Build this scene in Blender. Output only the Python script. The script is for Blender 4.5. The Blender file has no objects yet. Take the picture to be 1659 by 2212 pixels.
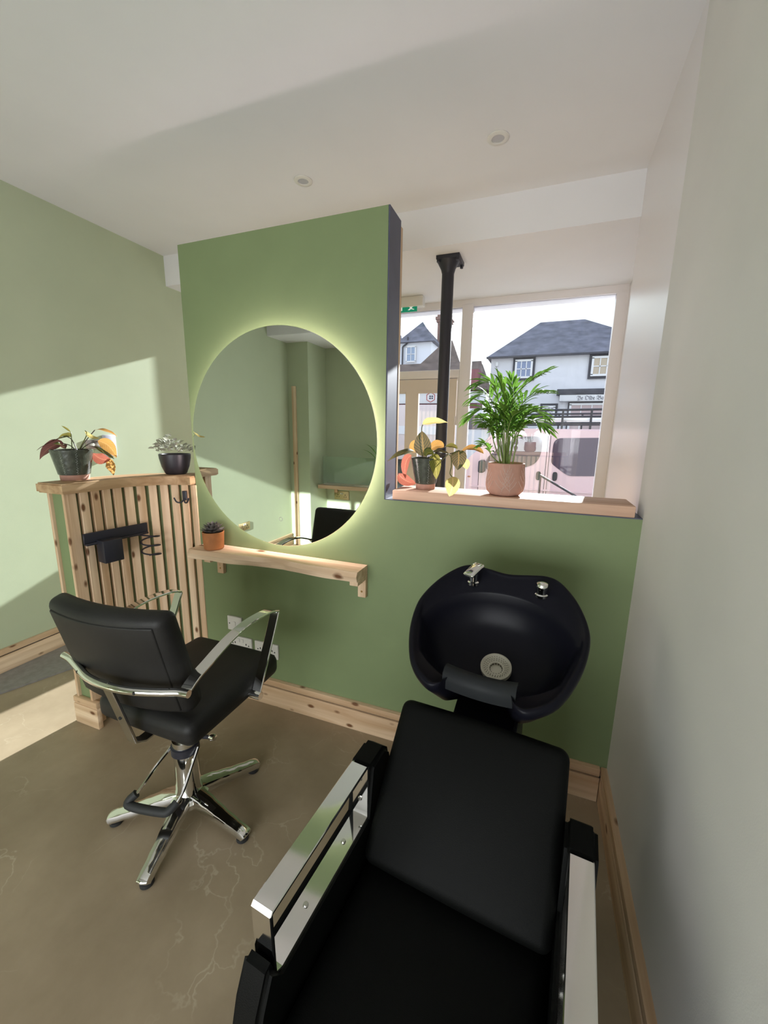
import bpy, bmesh, math, random
from mathutils import Vector, Matrix
random.seed(7)
S = bpy.context.scene
COL = S.collection
PI = math.pi

# ------------------------------------------------------------------ camera, sky, sun, lights, exposure
def look(yaw, pitch, roll):
    f = Vector((-math.sin(yaw)*math.cos(pitch), math.cos(yaw)*math.cos(pitch), -math.sin(pitch)))
    r = Vector((math.cos(yaw), math.sin(yaw), 0)); d = f.cross(r)
    c, s = math.cos(roll), math.sin(roll)
    R, Dn = c*r+s*d, -s*r+c*d
    return Matrix((R, -Dn, -f)).transposed()
cd = bpy.data.cameras.new('camera'); cam = bpy.data.objects.new('camera', cd); COL.objects.link(cam)
cd.sensor_fit = 'VERTICAL'; cd.sensor_height = 36.0; cd.lens = 36*871.66/2212; cd.clip_start = .02; cd.clip_end = 300
cam.matrix_world = Matrix.Translation((0, -1.7, 1.536)) @ look(.361045, .198552, -.0152821).to_4x4()
S.camera = cam
S.view_settings.view_transform = 'Standard'; S.view_settings.look = 'None'
S.view_settings.exposure = 0.52; S.view_settings.gamma = 1.0
S.view_settings.use_curve_mapping = False

W = bpy.data.worlds.new('sky'); S.world = W; W.use_nodes = True
wn, wl = W.node_tree.nodes, W.node_tree.links
bg = wn['Background']; bg.inputs['Strength'].default_value = 1.3
tc = wn.new('ShaderNodeTexCoord'); sx = wn.new('ShaderNodeSeparateXYZ'); rp = wn.new('ShaderNodeValToRGB')
nz = wn.new('ShaderNodeTexNoise'); nz.inputs['Scale'].default_value = 3.5; nz.inputs['Detail'].default_value = 5
cr = wn.new('ShaderNodeValToRGB'); mx = wn.new('ShaderNodeMix'); mx.data_type = 'RGBA'
rp.color_ramp.elements[0].color = (.93, .97, 1, 1); rp.color_ramp.elements[1].color = (.48, .60, 1.0, 1)
rp.color_ramp.elements[0].position = .02; rp.color_ramp.elements[1].position = .8
e = rp.color_ramp.elements.new(.3); e.color = (.84, .95, 1.0, 1)
cr.color_ramp.elements[0].position = .45; cr.color_ramp.elements[1].position = .7
mx.inputs[7].default_value = (1.05, 1.05, 1.05, 1)
wl.new(tc.outputs['Generated'], sx.inputs[0]); wl.new(sx.outputs['Z'], rp.inputs[0])
wl.new(tc.outputs['Generated'], nz.inputs['Vector']); wl.new(nz.outputs['Fac'], cr.inputs[0])
wl.new(cr.outputs[0], mx.inputs[0]); wl.new(rp.outputs[0], mx.inputs[6]); wl.new(mx.outputs[2], bg.inputs[0])

sd = bpy.data.lights.new('sun', 'SUN'); sun = bpy.data.objects.new('sun', sd); COL.objects.link(sun)
sd.energy = 13; sd.angle = math.radians(.6); sd.color = (.97, .98, 1)
sun.rotation_euler = Vector((-.137, -1, -.362)).to_track_quat('-Z', 'Y').to_euler(); sun.location = (1, 8, 6)

# fill lamp added behind the camera, set in an invented rear window
ad = bpy.data.lights.new('rear_fill_lamp', 'AREA'); al = bpy.data.objects.new('rear_fill_lamp', ad); COL.objects.link(al)
ad.shape = 'RECTANGLE'; ad.size = 2.1; ad.size_y = 1.3; ad.energy = 40; ad.color = (.95, .98, 1)
al.location = (-.85, -3.5, 1.0); al.rotation_euler = (math.radians(90), 0, 0)

# ------------------------------------------------------------------ materials
MATS = {}
def _new(n):
    m = bpy.data.materials.new(n); m.use_nodes = True
    return m, m.node_tree.nodes, m.node_tree.links, m.node_tree.nodes['Principled BSDF']
def plain(n, col, rough=.5, metal=0, spec=.5, noise=0, nscale=40, bump=0, bscale=200, coat=0):
    if n in MATS: return MATS[n]
    m, N, L, p = _new(n)
    p.inputs['Base Color'].default_value = (*col, 1); p.inputs['Roughness'].default_value = rough
    p.inputs['Metallic'].default_value = metal; p.inputs['Specular IOR Level'].default_value = spec
    p.inputs['Coat Weight'].default_value = coat
    t = N.new('ShaderNodeTexCoord')
    if noise:
        z = N.new('ShaderNodeTexNoise'); z.inputs['Scale'].default_value = nscale; z.inputs['Detail'].default_value = 4
        r = N.new('ShaderNodeValToRGB')
        r.color_ramp.elements[0].position = .3; r.color_ramp.elements[1].position = .7
        r.color_ramp.elements[0].color = (*[c*(1-noise) for c in col], 1); r.color_ramp.elements[1].color = (*[min(1, c*(1+noise)) for c in col], 1)
        L.new(t.outputs['Object'], z.inputs['Vector']); L.new(z.outputs['Fac'], r.inputs[0]); L.new(r.outputs[0], p.inputs['Base Color'])
    if bump:
        z = N.new('ShaderNodeTexNoise'); z.inputs['Scale'].default_value = bscale; z.inputs['Detail'].default_value = 3
        b = N.new('ShaderNodeBump'); b.inputs['Strength'].default_value = bump; b.inputs['Distance'].default_value = .002
        L.new(t.outputs['Object'], z.inputs['Vector']); L.new(z.outputs['Fac'], b.inputs['Height']); L.new(b.outputs[0], p.inputs['Normal'])
    MATS[n] = m
    return m
def wood(n, axis, light=(.78, .60, .43), dark=(.64, .45, .29), knots=True, rough=.55, kscale=1.0, grain=1.0):
    if n in MATS: return MATS[n]
    m, N, L, p = _new(n)
    p.inputs['Roughness'].default_value = rough; p.inputs['Specular IOR Level'].default_value = .3
    t = N.new('ShaderNodeTexCoord'); mp = N.new('ShaderNodeMapping'); oi = N.new('ShaderNodeObjectInfo')
    sc = [14.0*grain, 14.0*grain, 14.0*grain]; sc['XYZ'.index(axis)] = .9
    mp.inputs['Scale'].default_value = sc
    ad_ = N.new('ShaderNodeVectorMath'); ad_.operation = 'ADD'
    mu = N.new('ShaderNodeMath'); mu.operation = 'MULTIPLY'; mu.inputs[1].default_value = 17.3
    L.new(oi.outputs['Random'], mu.inputs[0]); L.new(t.outputs['Object'], ad_.inputs[0]); L.new(mu.outputs[0], ad_.inputs[1])
    L.new(ad_.outputs[0], mp.inputs['Vector'])
    z = N.new('ShaderNodeTexNoise'); z.inputs['Scale'].default_value = 2.2; z.inputs['Detail'].default_value = 6; z.inputs['Distortion'].default_value = .6
    r = N.new('ShaderNodeValToRGB')
    r.color_ramp.elements[0].position = .35; r.color_ramp.elements[1].position = .62
    r.color_ramp.elements[0].color = (*dark, 1); r.color_ramp.elements[1].color = (*light, 1)
    L.new(mp.outputs[0], z.inputs['Vector']); L.new(z.outputs['Fac'], r.inputs[0])
    m3 = N.new('ShaderNodeMapping'); s3 = [21.0]*3; s3['XYZ'.index(axis)] = .25; m3.inputs['Scale'].default_value = s3
    zb = N.new('ShaderNodeTexNoise'); zb.inputs['Scale'].default_value = 1.0; zb.inputs['Detail'].default_value = 1
    rb = N.new('ShaderNodeValToRGB'); rb.color_ramp.elements[0].position = .35; rb.color_ramp.elements[1].position = .65
    rb.color_ramp.elements[0].color = (.80, .72, .64, 1); rb.color_ramp.elements[1].color = (1.06, 1.06, 1.04, 1)
    mv = N.new('ShaderNodeMix'); mv.data_type = 'RGBA'; mv.blend_type = 'MULTIPLY'; mv.inputs[0].default_value = 1
    L.new(ad_.outputs[0], m3.inputs['Vector']); L.new(m3.outputs[0], zb.inputs['Vector']); L.new(zb.outputs['Fac'], rb.inputs[0])
    L.new(r.outputs[0], mv.inputs[6]); L.new(rb.outputs[0], mv.inputs[7])
    out = mv.outputs[2]
    if knots:
        m2 = N.new('ShaderNodeMapping'); s2 = [13.0*kscale]*3; s2['XYZ'.index(axis)] = 6.5*kscale; m2.inputs['Scale'].default_value = s2
        v = N.new('ShaderNodeTexVoronoi'); v.inputs['Scale'].default_value = 1.0
        r2 = N.new('ShaderNodeValToRGB'); r2.color_ramp.elements[0].position = .09; r2.color_ramp.elements[1].position = .17
        r2.color_ramp.elements[0].color = (1, 1, 1, 1); r2.color_ramp.elements[1].color = (0, 0, 0, 1)
        mm = N.new('ShaderNodeMix'); mm.data_type = 'RGBA'; mm.inputs[7].default_value = (.16, .07, .03, 1)
        L.new(ad_.outputs[0], m2.inputs['Vector']); L.new(m2.outputs[0], v.inputs['Vector']); L.new(v.outputs['Distance'], r2.inputs[0])
        L.new(r2.outputs[0], mm.inputs[0]); L.new(out, mm.inputs[6]); out = mm.outputs[2]
    L.new(out, p.inputs['Base Color'])
    b = N.new('ShaderNodeBump'); b.inputs['Strength'].default_value = .15; b.inputs['Distance'].default_value = .001
    L.new(z.outputs['Fac'], b.inputs['Height']); L.new(b.outputs[0], p.inputs['Normal'])
    MATS[n] = m
    return m
def emit(n, col, st):
    if n in MATS: return MATS[n]
    m, N, L, p = _new(n)
    p.inputs['Base Color'].default_value = (*col, 1); p.inputs['Emission Color'].default_value = (*col, 1); p.inputs['Emission Strength'].default_value = st
    MATS[n] = m
    return m
def glass(n, tint=(1, 1, 1), refl=1.0, rough=0.0):
    if n in MATS: return MATS[n]
    m, N, L, p = _new(n); N.remove(p)
    o = N['Material Output']; tr = N.new('ShaderNodeBsdfTransparent'); gl = N.new('ShaderNodeBsdfGlossy'); fr = N.new('ShaderNodeFresnel'); ms = N.new('ShaderNodeMixShader')
    mu = N.new('ShaderNodeMath'); mu.operation = 'MULTIPLY'; mu.inputs[1].default_value = refl
    tr.inputs[0].default_value = (*tint, 1); gl.inputs['Roughness'].default_value = rough; fr.inputs['IOR'].default_value = 1.5
    L.new(fr.outputs[0], mu.inputs[0]); L.new(mu.outputs[0], ms.inputs[0]); L.new(tr.outputs[0], ms.inputs[1]); L.new(gl.outputs[0], ms.inputs[2]); L.new(ms.outputs[0], o.inputs[0])
    MATS[n] = m
    return m
def leafmat(n, base, vein, back, stripe=9.0, trans=.5, amount=.55):
    """two-sided leaf: veins sweep out from the midrib (uv), the underside has its own colour, light passes through"""
    if n in MATS: return MATS[n]
    m, N, L, p = _new(n)
    o = N['Material Output']
    uv = N.new('ShaderNodeUVMap'); sp = N.new('ShaderNodeSeparateXYZ'); L.new(uv.outputs[0], sp.inputs[0])
    ab = N.new('ShaderNodeMath'); ab.operation = 'ABSOLUTE'; L.new(sp.outputs['Y'], ab.inputs[0])
    a1 = N.new('ShaderNodeMath'); a1.operation = 'MULTIPLY'; a1.inputs[1].default_value = -.35; L.new(ab.outputs[0], a1.inputs[0])
    a2 = N.new('ShaderNodeMath'); a2.operation = 'ADD'; L.new(sp.outputs['X'], a2.inputs[0]); L.new(a1.outputs[0], a2.inputs[1])
    a3 = N.new('ShaderNodeMath'); a3.operation = 'MULTIPLY'; a3.inputs[1].default_value = stripe*2*PI; L.new(a2.outputs[0], a3.inputs[0])
    a4 = N.new('ShaderNodeMath'); a4.operation = 'SINE'; L.new(a3.outputs[0], a4.inputs[0])
    r = N.new('ShaderNodeValToRGB'); r.color_ramp.elements[0].position = .45; r.color_ramp.elements[1].position = .95
    r.color_ramp.elements[0].color = (0, 0, 0, 1); r.color_ramp.elements[1].color = (amount, amount, amount, 1)
    L.new(a4.outputs[0], r.inputs[0])
    rb = N.new('ShaderNodeValToRGB'); rb.color_ramp.elements[0].position = .04; rb.color_ramp.elements[1].position = .12
    rb.color_ramp.elements[0].color = (1, 1, 1, 1); rb.color_ramp.elements[1].color = (0, 0, 0, 1); L.new(ab.outputs[0], rb.inputs[0])
    mxx = N.new('ShaderNodeMath'); mxx.operation = 'MAXIMUM'; L.new(r.outputs[0], mxx.inputs[0]); L.new(rb.outputs[0], mxx.inputs[1])
    c1 = N.new('ShaderNodeMix'); c1.data_type = 'RGBA'; c1.inputs[6].default_value = (*base, 1); c1.inputs[7].default_value = (*vein, 1); L.new(mxx.outputs[0], c1.inputs[0])
    ge = N.new('ShaderNodeNewGeometry'); c2 = N.new('ShaderNodeMix'); c2.data_type = 'RGBA'; c2.inputs[7].default_value = (*back, 1)
    L.new(ge.outputs['Backfacing'], c2.inputs[0]); L.new(c1.outputs[2], c2.inputs[6])
    L.new(c2.outputs[2], p.inputs['Base Color']); p.inputs['Roughness'].default_value = .4; p.inputs['Specular IOR Level'].default_value = .35
    t = N.new('ShaderNodeBsdfTranslucent'); c3 = N.new('ShaderNodeMix'); c3.data_type = 'RGBA'; c3.inputs[0].default_value = .5
    L.new(c1.outputs[2], c3.inputs[6]); c3.inputs[7].default_value = (*back, 1); L.new(c3.outputs[2], t.inputs[0])
    ms = N.new('ShaderNodeMixShader'); ms.inputs[0].default_value = trans; L.new(p.outputs[0], ms.inputs[1]); L.new(t.outputs[0], ms.inputs[2]); L.new(ms.outputs[0], o.inputs[0])
    MATS[n] = m
    return m

GREEN = plain('sage_green_paint', (.200, .256, .124), .6, noise=.03, nscale=6, bump=.15, bscale=350, spec=.3)
SAGE = plain('pale_sage_paint', (.47, .53, .37), .65, noise=.02, nscale=4, bump=.1, bscale=350, spec=.25)
WHITE = plain('white_wall_paint', (.66, .645, .61), .6, noise=.03, nscale=3, bump=.08, bscale=300, spec=.3)
CEIL = plain('ceiling_paint', (.79, .785, .81), .8, noise=.02, nscale=2, spec=.2)
FRAMEW = plain('white_gloss_paint', (.78, .74, .75), .28)
CREAM = plain('cream_door_paint', (.68, .60, .54), .4)
SLATE = plain('slate_blue_paint', (.075, .078, .12), .5, noise=.1, nscale=8)
PX, PY_, PZ = wood('pine_along_x', 'X'), wood('pine_along_y', 'Y'), wood('pine_upright', 'Z')
OAK = wood('board_along_x', 'X', (.66, .44, .33), (.54, .34, .25), knots=False)
CAPW = wood('worktop_wood', 'Y', (.50, .34, .20), (.38, .24, .13), knots=False)
SHELFW = wood('shelf_pine', 'X', (.80, .62, .46), (.66, .48, .33), kscale=.7)
LEATHER = plain('black_leatherette', (.0028, .0031, .0028), .55, spec=.09, bump=.25, bscale=500)
LEATHER2 = plain('black_leatherette_worn', (.013, .0125, .012), .5, spec=.28, noise=.25, nscale=7, bump=.25, bscale=500)
CHROME = plain('chrome', (.78, .78, .77), .07, 1.0)
CHROMEB = plain('brushed_chrome', (.62, .60, .58), .2, 1.0)
BGLOSS = plain('black_gloss_ceramic', (.006, .006, .010), .34, spec=.12)
BMATT = plain('black_matt_metal', (.019, .019, .029), .45)
RUBBER = plain('black_rubber', (.02, .021, .022), .65)
PLASTW = plain('white_plastic', (.72, .70, .66), .35)
DARK = plain('dark_slot', (.01, .01, .01), .8)
TERRA = plain('terracotta', (.42, .16, .055), .75, noise=.12, nscale=30)
TERRAP = plain('pale_terracotta', (.46, .25, .19), .8, noise=.06, nscale=40)
SOIL = plain('potting_soil', (.03, .02, .014), .95, noise=.4, nscale=120, bump=.6, bscale=90)
GLASS = glass('window_glass', (.95, .97, .97), 1.0)

# ------------------------------------------------------------------ mesh helpers
class MB:
    def __init__(s): s.bm = bmesh.new(); s.uv = s.bm.loops.layers.uv.new('UVMap')
    def box(s, lo, hi, bev=0, seg=2, M=None):
        lo, hi = Vector(lo), Vector(hi)
        r = bmesh.ops.create_cube(s.bm, size=1)
        c, d = (lo+hi)/2, hi-lo
        for v in r['verts']: v.co = Vector((v.co.x*d.x, v.co.y*d.y, v.co.z*d.z))+c
        vs = r['verts']
        if bev:
            es = list({e for v in vs for e in v.link_edges})
            q = bmesh.ops.bevel(s.bm, geom=es, offset=bev, segments=seg, profile=.5, affect='EDGES')
            vs = list({v for f in q['faces'] for v in f.verts} | {v for v in vs if v.is_valid})
        if M is not None:
            for v in vs: v.co = M @ v.co
        return s
    def prism(s, poly, z0, z1, M=None):
        """poly: list of (x, y), extruded from z0 to z1"""
        a = [s.bm.verts.new((x, y, z0)) for x, y in poly]; b = [s.bm.verts.new((x, y, z1)) for x, y in poly]
        n = len(poly)
        s.bm.faces.new(a[::-1]); s.bm.faces.new(b)
        for i in range(n): s.bm.faces.new((a[i], a[(i+1) % n], b[(i+1) % n], b[i]))
        if M is not None:
            for v in a+b: v.co = M @ v.co
        return s
    def poly(s, pts):
        s.bm.faces.new([s.bm.verts.new(p) for p in pts]); return s
    def lathe(s, prof, c=(0, 0, 0), seg=32, M=None, cap0=True, cap1=True, axis=None):
        c = Vector(c); rings = []
        R = Matrix.Identity(3) if axis is None else Vector((0, 0, 1)).rotation_difference(Vector(axis).normalized()).to_matrix()
        for r, z in prof:
            ring = []
            for i in range(seg):
                a = 2*PI*i/seg; p = R @ Vector((r*math.cos(a), r*math.sin(a), z))+c
                ring.append(s.bm.verts.new(M @ p if M is not None else p))
            rings.append(ring)
        for a, b in zip(rings, rings[1:]):
            for i in range(seg): s.bm.faces.new((a[i], a[(i+1) % seg], b[(i+1) % seg], b[i]))
        if cap0: s.bm.faces.new(rings[0][::-1])
        if cap1: s.bm.faces.new(rings[-1])
        return s
    def cyl(s, a, b, r, r2=None, seg=16):
        a, b = Vector(a), Vector(b); d = b-a
        return s.lathe([(r, 0), (r if r2 is None else r2, d.length)], a, seg, axis=d)
    def sweep(s, pts, prof, side=None, closed=False, scale=None):
        """prof: 2-D points (along side, along normal), swept along pts"""
        pts = [Vector(p) for p in pts]; n = len(pts); rings = []; last = None
        for i, p in enumerate(pts):
            t = (pts[(i+1) % n]-pts[i-1]) if closed else (pts[min(i+1, n-1)]-pts[max(i-1, 0)])
            t.normalize()
            if side is not None:
                sv = Vector(side); sv = (sv-t*sv.dot(t)).normalized()
            else:
                if last is None: last = t.orthogonal().normalized()
                sv = (last-t*last.dot(t)).normalized(); last = sv
            nv = t.cross(sv); k = scale[i] if scale else 1
            rings.append([s.bm.verts.new(p+sv*a*k+nv*b*k) for a, b in prof])
        m = len(prof)
        pr = list(zip(rings, rings[1:]))+([(rings[-1], rings[0])] if closed else [])
        for a, b in pr:
            for i in range(m): s.bm.faces.new((a[i], a[(i+1) % m], b[(i+1) % m], b[i]))
        if not closed: s.bm.faces.new(rings[0][::-1]); s.bm.faces.new(rings[-1])
        return s
    def tube(s, pts, r, seg=10, closed=False, scale=None):
        return s.sweep(pts, [(r*math.cos(2*PI*i/seg), r*math.sin(2*PI*i/seg)) for i in range(seg)], closed=closed, scale=scale)
    def bar(s, pts, w, t, side, closed=False):
        b = min(w, t)*.22; w, t = w/2, t/2
        return s.sweep(pts, [(-w+b, -t), (w-b, -t), (w, -t+b), (w, t-b), (w-b, t), (-w+b, t), (-w, t-b), (-w, -t+b)], side, closed)
    def pad(s, c, half, r, n=9, puff=(0, 0, 0), M=None, f=None):
        """upholstered block: rounded box whose faces swell"""
        c, h = Vector(c), Vector(half); vs = []
        inner = Vector([max(h[i]-r, 1e-4) for i in range(3)])
        def m(p):
            q = Vector([max(-inner[i], min(inner[i], p[i])) for i in range(3)]); d = p-q
            if d.length > 1e-9: q = q+d.normalized()*r
            x = [q[i]/h[i] for i in range(3)]
            for i in range(3):
                j, k = (i+1) % 3, (i+2) % 3
                q[i] += puff[i]*x[i]*(1-min(1, x[j]*x[j]))*(1-min(1, x[k]*x[k]))
            if f: q = f(q)
            q = q+c
            return M @ q if M is not None else q
        def lin(i):
            core = [-inner[i]+2*inner[i]*k/(n-1) for k in range(n)]
            e = [h[i]-r+r*k for k in (.35, .7, 1.0)]
            return [-x for x in reversed(e)]+core+e
        for ax in range(3):
            j, k = (ax+1) % 3, (ax+2) % 3
            for sg in (-1, 1):
                A, B = lin(j), lin(k); g = []
                for a in A:
                    row = []
                    for b in B:
                        p = Vector((0, 0, 0)); p[ax] = sg*h[ax]; p[j] = a; p[k] = b; row.append(s.bm.verts.new(m(p)))
                    g.append(row)
                for x in range(len(A)-1):
                    for y in range(len(B)-1):
                        q = (g[x][y], g[x+1][y], g[x+1][y+1], g[x][y+1]); s.bm.faces.new(q if sg > 0 else q[::-1])
        bmesh.ops.remove_doubles(s.bm, verts=s.bm.verts, dist=2e-5)
        return s
    def leaf(s, a, b, c, w, up, n=9, m=4, fold=.2, wave=0.0, sharp=.75):
        """leaf along the bend a-b-c, half width w, upper side towards up"""
        a, b, c, up = Vector(a), Vector(b), Vector(c), Vector(up); rows = []
        for i in range(n+1):
            t = i/n
            p = a*(1-t)**2+b*2*t*(1-t)+c*t*t; tg = ((b-a)*(1-t)+(c-b)*t).normalized()
            sd_ = tg.cross(up)
            sd_ = sd_.normalized() if sd_.length > 1e-5 else tg.orthogonal().normalized()
            nv = sd_.cross(tg); ww = w*max(.015, math.sin(PI*(t**.85))**sharp)
            row = []
            for k in range(-m, m+1):
                x = k/m
                row.append((s.bm.verts.new(p+sd_*ww*x+nv*(ww*fold*(abs(x)**1.4)+wave*math.sin(t*14+k)*abs(x))), t, x))
            rows.append(row)
        for r0, r1 in zip(rows, rows[1:]):
            for k in range(2*m):
                q = (r0[k], r0[k+1], r1[k+1], r1[k]); f = s.bm.faces.new([v[0] for v in q])
                for l, v in zip(f.loops, q): l[s.uv].uv = (v[1], v[2])
        return s
    def build(s, name, mat, parent=None, angle=40, label=None, at=None):
        if at is not None:
            for v in s.bm.verts: v.co -= Vector(at)
        me = bpy.data.meshes.new(name); s.bm.to_mesh(me); s.bm.free()
        for p in me.polygons: p.use_smooth = True
        me.set_sharp_from_angle(angle=math.radians(angle))
        me.materials.append(mat)
        o = bpy.data.objects.new(name, me); COL.objects.link(o)
        if parent is not None: o.parent = parent
        if label: o['label'] = label
        return o
def tag(o, label, cat, group=None, kind=None):
    o['label'] = label; o['category'] = cat
    if group: o['group'] = group
    if kind: o['kind'] = kind
    return o
def thing(name, label, cat, loc, rz=0, group=None, kind=None):
    o = bpy.data.objects.new(name, None); COL.objects.link(o); o.location = loc; o.rotation_euler = (0, 0, rz)
    o.empty_display_size = .1
    return tag(o, label, cat, group, kind)
def copy_thing(o, parent=None):
    c = o.copy(); COL.objects.link(c)
    if parent is not None: c.parent = parent
    for ch in list(o.children): copy_thing(ch, c)
    return c
def screws(spots, r, h, mat, parent, axis=(0, 0, 1), at=None):
    for q in spots:
        MB().lathe([(.0005, 0), (r, 0), (r*.8, h), (.0005, h)], q, 12, axis=axis).build('screw', mat, parent, at=at)
def fixed(name, mb, mat, label, cat='room'):
    return tag(mb.build(name, mat), label, cat, kind='structure')
def text(name, body, size, loc, rot, mat, parent, align='LEFT', extrude=.001):
    cu = bpy.data.curves.new(name, 'FONT'); cu.body = body; cu.size = size; cu.extrude = extrude; cu.align_x = align
    t0 = bpy.data.objects.new('lettering_outline', cu); COL.objects.link(t0); bpy.context.view_layer.update()
    me = bpy.data.meshes.new_from_object(t0.evaluated_get(bpy.context.evaluated_depsgraph_get()))
    bpy.data.objects.remove(t0); bpy.data.curves.remove(cu)
    me.materials.clear(); me.materials.append(mat)
    o = bpy.data.objects.new(name, me); COL.objects.link(o); o.location = loc; o.rotation_euler = rot
    if parent is not None: o.parent = parent
    return o
def smooth_path(pts, k=6, closed=False):
    P = [Vector(p) for p in pts]; n = len(P); out = []
    for i in range(n if closed else n-1):
        g = (lambda j: P[j % n]) if closed else (lambda j: P[max(0, min(n-1, j))])
        p0, p1, p2, p3 = g(i-1), g(i), g(i+1), g(i+2)
        for q in range(k):
            t = q/k
            out.append(.5*((2*p1)+(p2-p0)*t+(2*p0-5*p1+4*p2-p3)*t*t+(3*p1-p0-3*p2+p3)*t**3))
    if not closed: out.append(P[-1])
    return out

# ------------------------------------------------------------------ the room shell
XL, XR, YB, YF = -3.05, .379, -3.4, 2.22
fm, N, L, p = _new('stone_vinyl_floor')
t = N.new('ShaderNodeTexCoord'); z = N.new('ShaderNodeTexNoise'); z.inputs['Scale'].default_value = 1.6; z.inputs['Detail'].default_value = 7; z.inputs['Roughness'].default_value = .62
r = N.new('ShaderNodeValToRGB'); r.color_ramp.elements[0].position = .3; r.color_ramp.elements[1].position = .72
r.color_ramp.elements[0].color = (.24, .182, .115, 1); r.color_ramp.elements[1].color = (.41, .325, .22, 1)
z2 = N.new('ShaderNodeTexNoise'); z2.inputs['Scale'].default_value = 4; z2.inputs['Detail'].default_value = 5
va = N.new('ShaderNodeVectorMath'); va.operation = 'MULTIPLY_ADD'; va.inputs[1].default_value = (.55, .55, .55)
v = N.new('ShaderNodeTexVoronoi'); v.feature = 'DISTANCE_TO_EDGE'; v.inputs['Scale'].default_value = 3.1
rv = N.new('ShaderNodeValToRGB'); rv.color_ramp.elements[0].position = .0; rv.color_ramp.elements[1].position = .016
rv.color_ramp.elements[0].color = (1, 1, 1, 1); rv.color_ramp.elements[1].color = (0, 0, 0, 1)
z3 = N.new('ShaderNodeTexNoise'); z3.inputs['Scale'].default_value = 3.1; z3.inputs['Detail'].default_value = 3
r3 = N.new('ShaderNodeValToRGB'); r3.color_ramp.elements[0].position = .48; r3.color_ramp.elements[1].position = .68
r3.color_ramp.elements[1].color = (.5, .5, .5, 1)
mm = N.new('ShaderNodeMath'); mm.operation = 'MULTIPLY'; mc = N.new('ShaderNodeMix'); mc.data_type = 'RGBA'; mc.inputs[7].default_value = (.58, .50, .37, 1)
L.new(t.outputs['Object'], z.inputs['Vector']); L.new(z.outputs['Fac'], r.inputs[0]); L.new(t.outputs['Object'], z2.inputs['Vector'])
L.new(z2.outputs['Color'], va.inputs[0]); L.new(t.outputs['Object'], va.inputs[2]); L.new(va.outputs[0], v.inputs['Vector'])
L.new(v.outputs['Distance'], rv.inputs[0]); L.new(t.outputs['Object'], z3.inputs['Vector']); L.new(z3.outputs['Fac'], r3.inputs[0])
L.new(rv.outputs[0], mm.inputs[0]); L.new(r3.outputs[0], mm.inputs[1]); L.new(mm.outputs[0], mc.inputs[0]); L.new(r.outputs[0], mc.inputs[6]); L.new(mc.outputs[2], p.inputs['Base Color'])
p.inputs['Roughness'].default_value = .5; p.inputs['Specular IOR Level'].default_value = .35
fixed('floor', MB().box((XL-.1, YB-.15, -.1), (1.0, YF+.08, 0)), fm, 'brown stone-effect vinyl floor with thin pale veins', 'floor')
fixed('ceiling', MB().box((XL-.1, YB-.15, 2.93), (.62, 1.12, 3.1)), CEIL, 'white plastered ceiling over the salon', 'ceiling')
fixed('ceiling_front', MB().box((XL-.1, 1.10, 2.70), (1.0, YF+.1, 3.12)), CEIL, 'white dropped beam and lower ceiling along the shop window', 'ceiling')
fixed('wall_left', MB().box((XL-.1, -2.954, 0), (XL, YF+.1, 2.93)), SAGE, 'pale sage green left wall crossed by a sunlit patch', 'wall')
fixed('wall_right', MB().box((XR, YB, 0), (XR+.3, .10, 2.93)), WHITE, 'plain white right wall beside the wash chair', 'wall')
wr = MB(); wr.prism([(.386, .10), (.414, 1.14), (.70, 1.14), (.70, .10)], 0, 2.93)
fixed('wall_right_pier', wr, FRAMEW, 'white panelled pier between right wall and shop window', 'wall')
fixed('wall_right_window', MB().box((.56, 1.14, 0), (.70, YF+.08, 2.70)), FRAMEW, 'white side wall of the window bay', 'wall')
# rear wall with an opening and frame added for the fill lamp
X0, X1 = -1.93, .23
rw = MB(); rw.box((-3.15, YB-.12, 0), (X0, YB, 2.93)); rw.box((X1, YB-.12, 0), (.7, YB, 2.93)); rw.box((X0, YB-.12, 0), (X1, YB, .30)); rw.box((X0, YB-.12, 1.70), (X1, YB, 2.93))
fixed('wall_rear', rw, SAGE, 'sage green rear wall behind the second styling shelf', 'wall')
w2 = thing('added_rear_window', 'added white window frame around the rear fill lamp', 'window', (-.85, YB-.06, .5), kind='structure')
m = MB(); m.box((X0, YB-.1, .30), (X0+.04, YB-.02, 1.70)).box((X1-.04, YB-.1, .30), (X1, YB-.02, 1.70)).box((X0, YB-.1, .30), (X1, YB-.02, .34)).box((X0, YB-.1, 1.66), (X1, YB-.02, 1.70))
for x in (-1.21, -.49): m.box((x-.015, YB-.1, .3), (x+.015, YB-.02, 1.7))
m.build('fill_lamp_frame', FRAMEW, w2, at=(-.85, YB-.06, .5))
fixed('wall_rear_pillar', MB().box((-3.05, YB, 0), (-2.755, -2.954, 2.93)), SAGE, 'pale sage pillar at the rear left corner', 'wall')
fixed('ceiling_rear_beam', MB().box((XL, YB, 2.59), (XR, -2.56, 2.93)), CEIL, 'white dropped beam at the rear of the salon', 'ceiling')
fixed('trim_1', MB().box((-2.985, -2.954, 0), (-2.93, -2.93, 2.07), .003), PZ, 'pine door lining at the rear left corner', 'trim')
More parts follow.
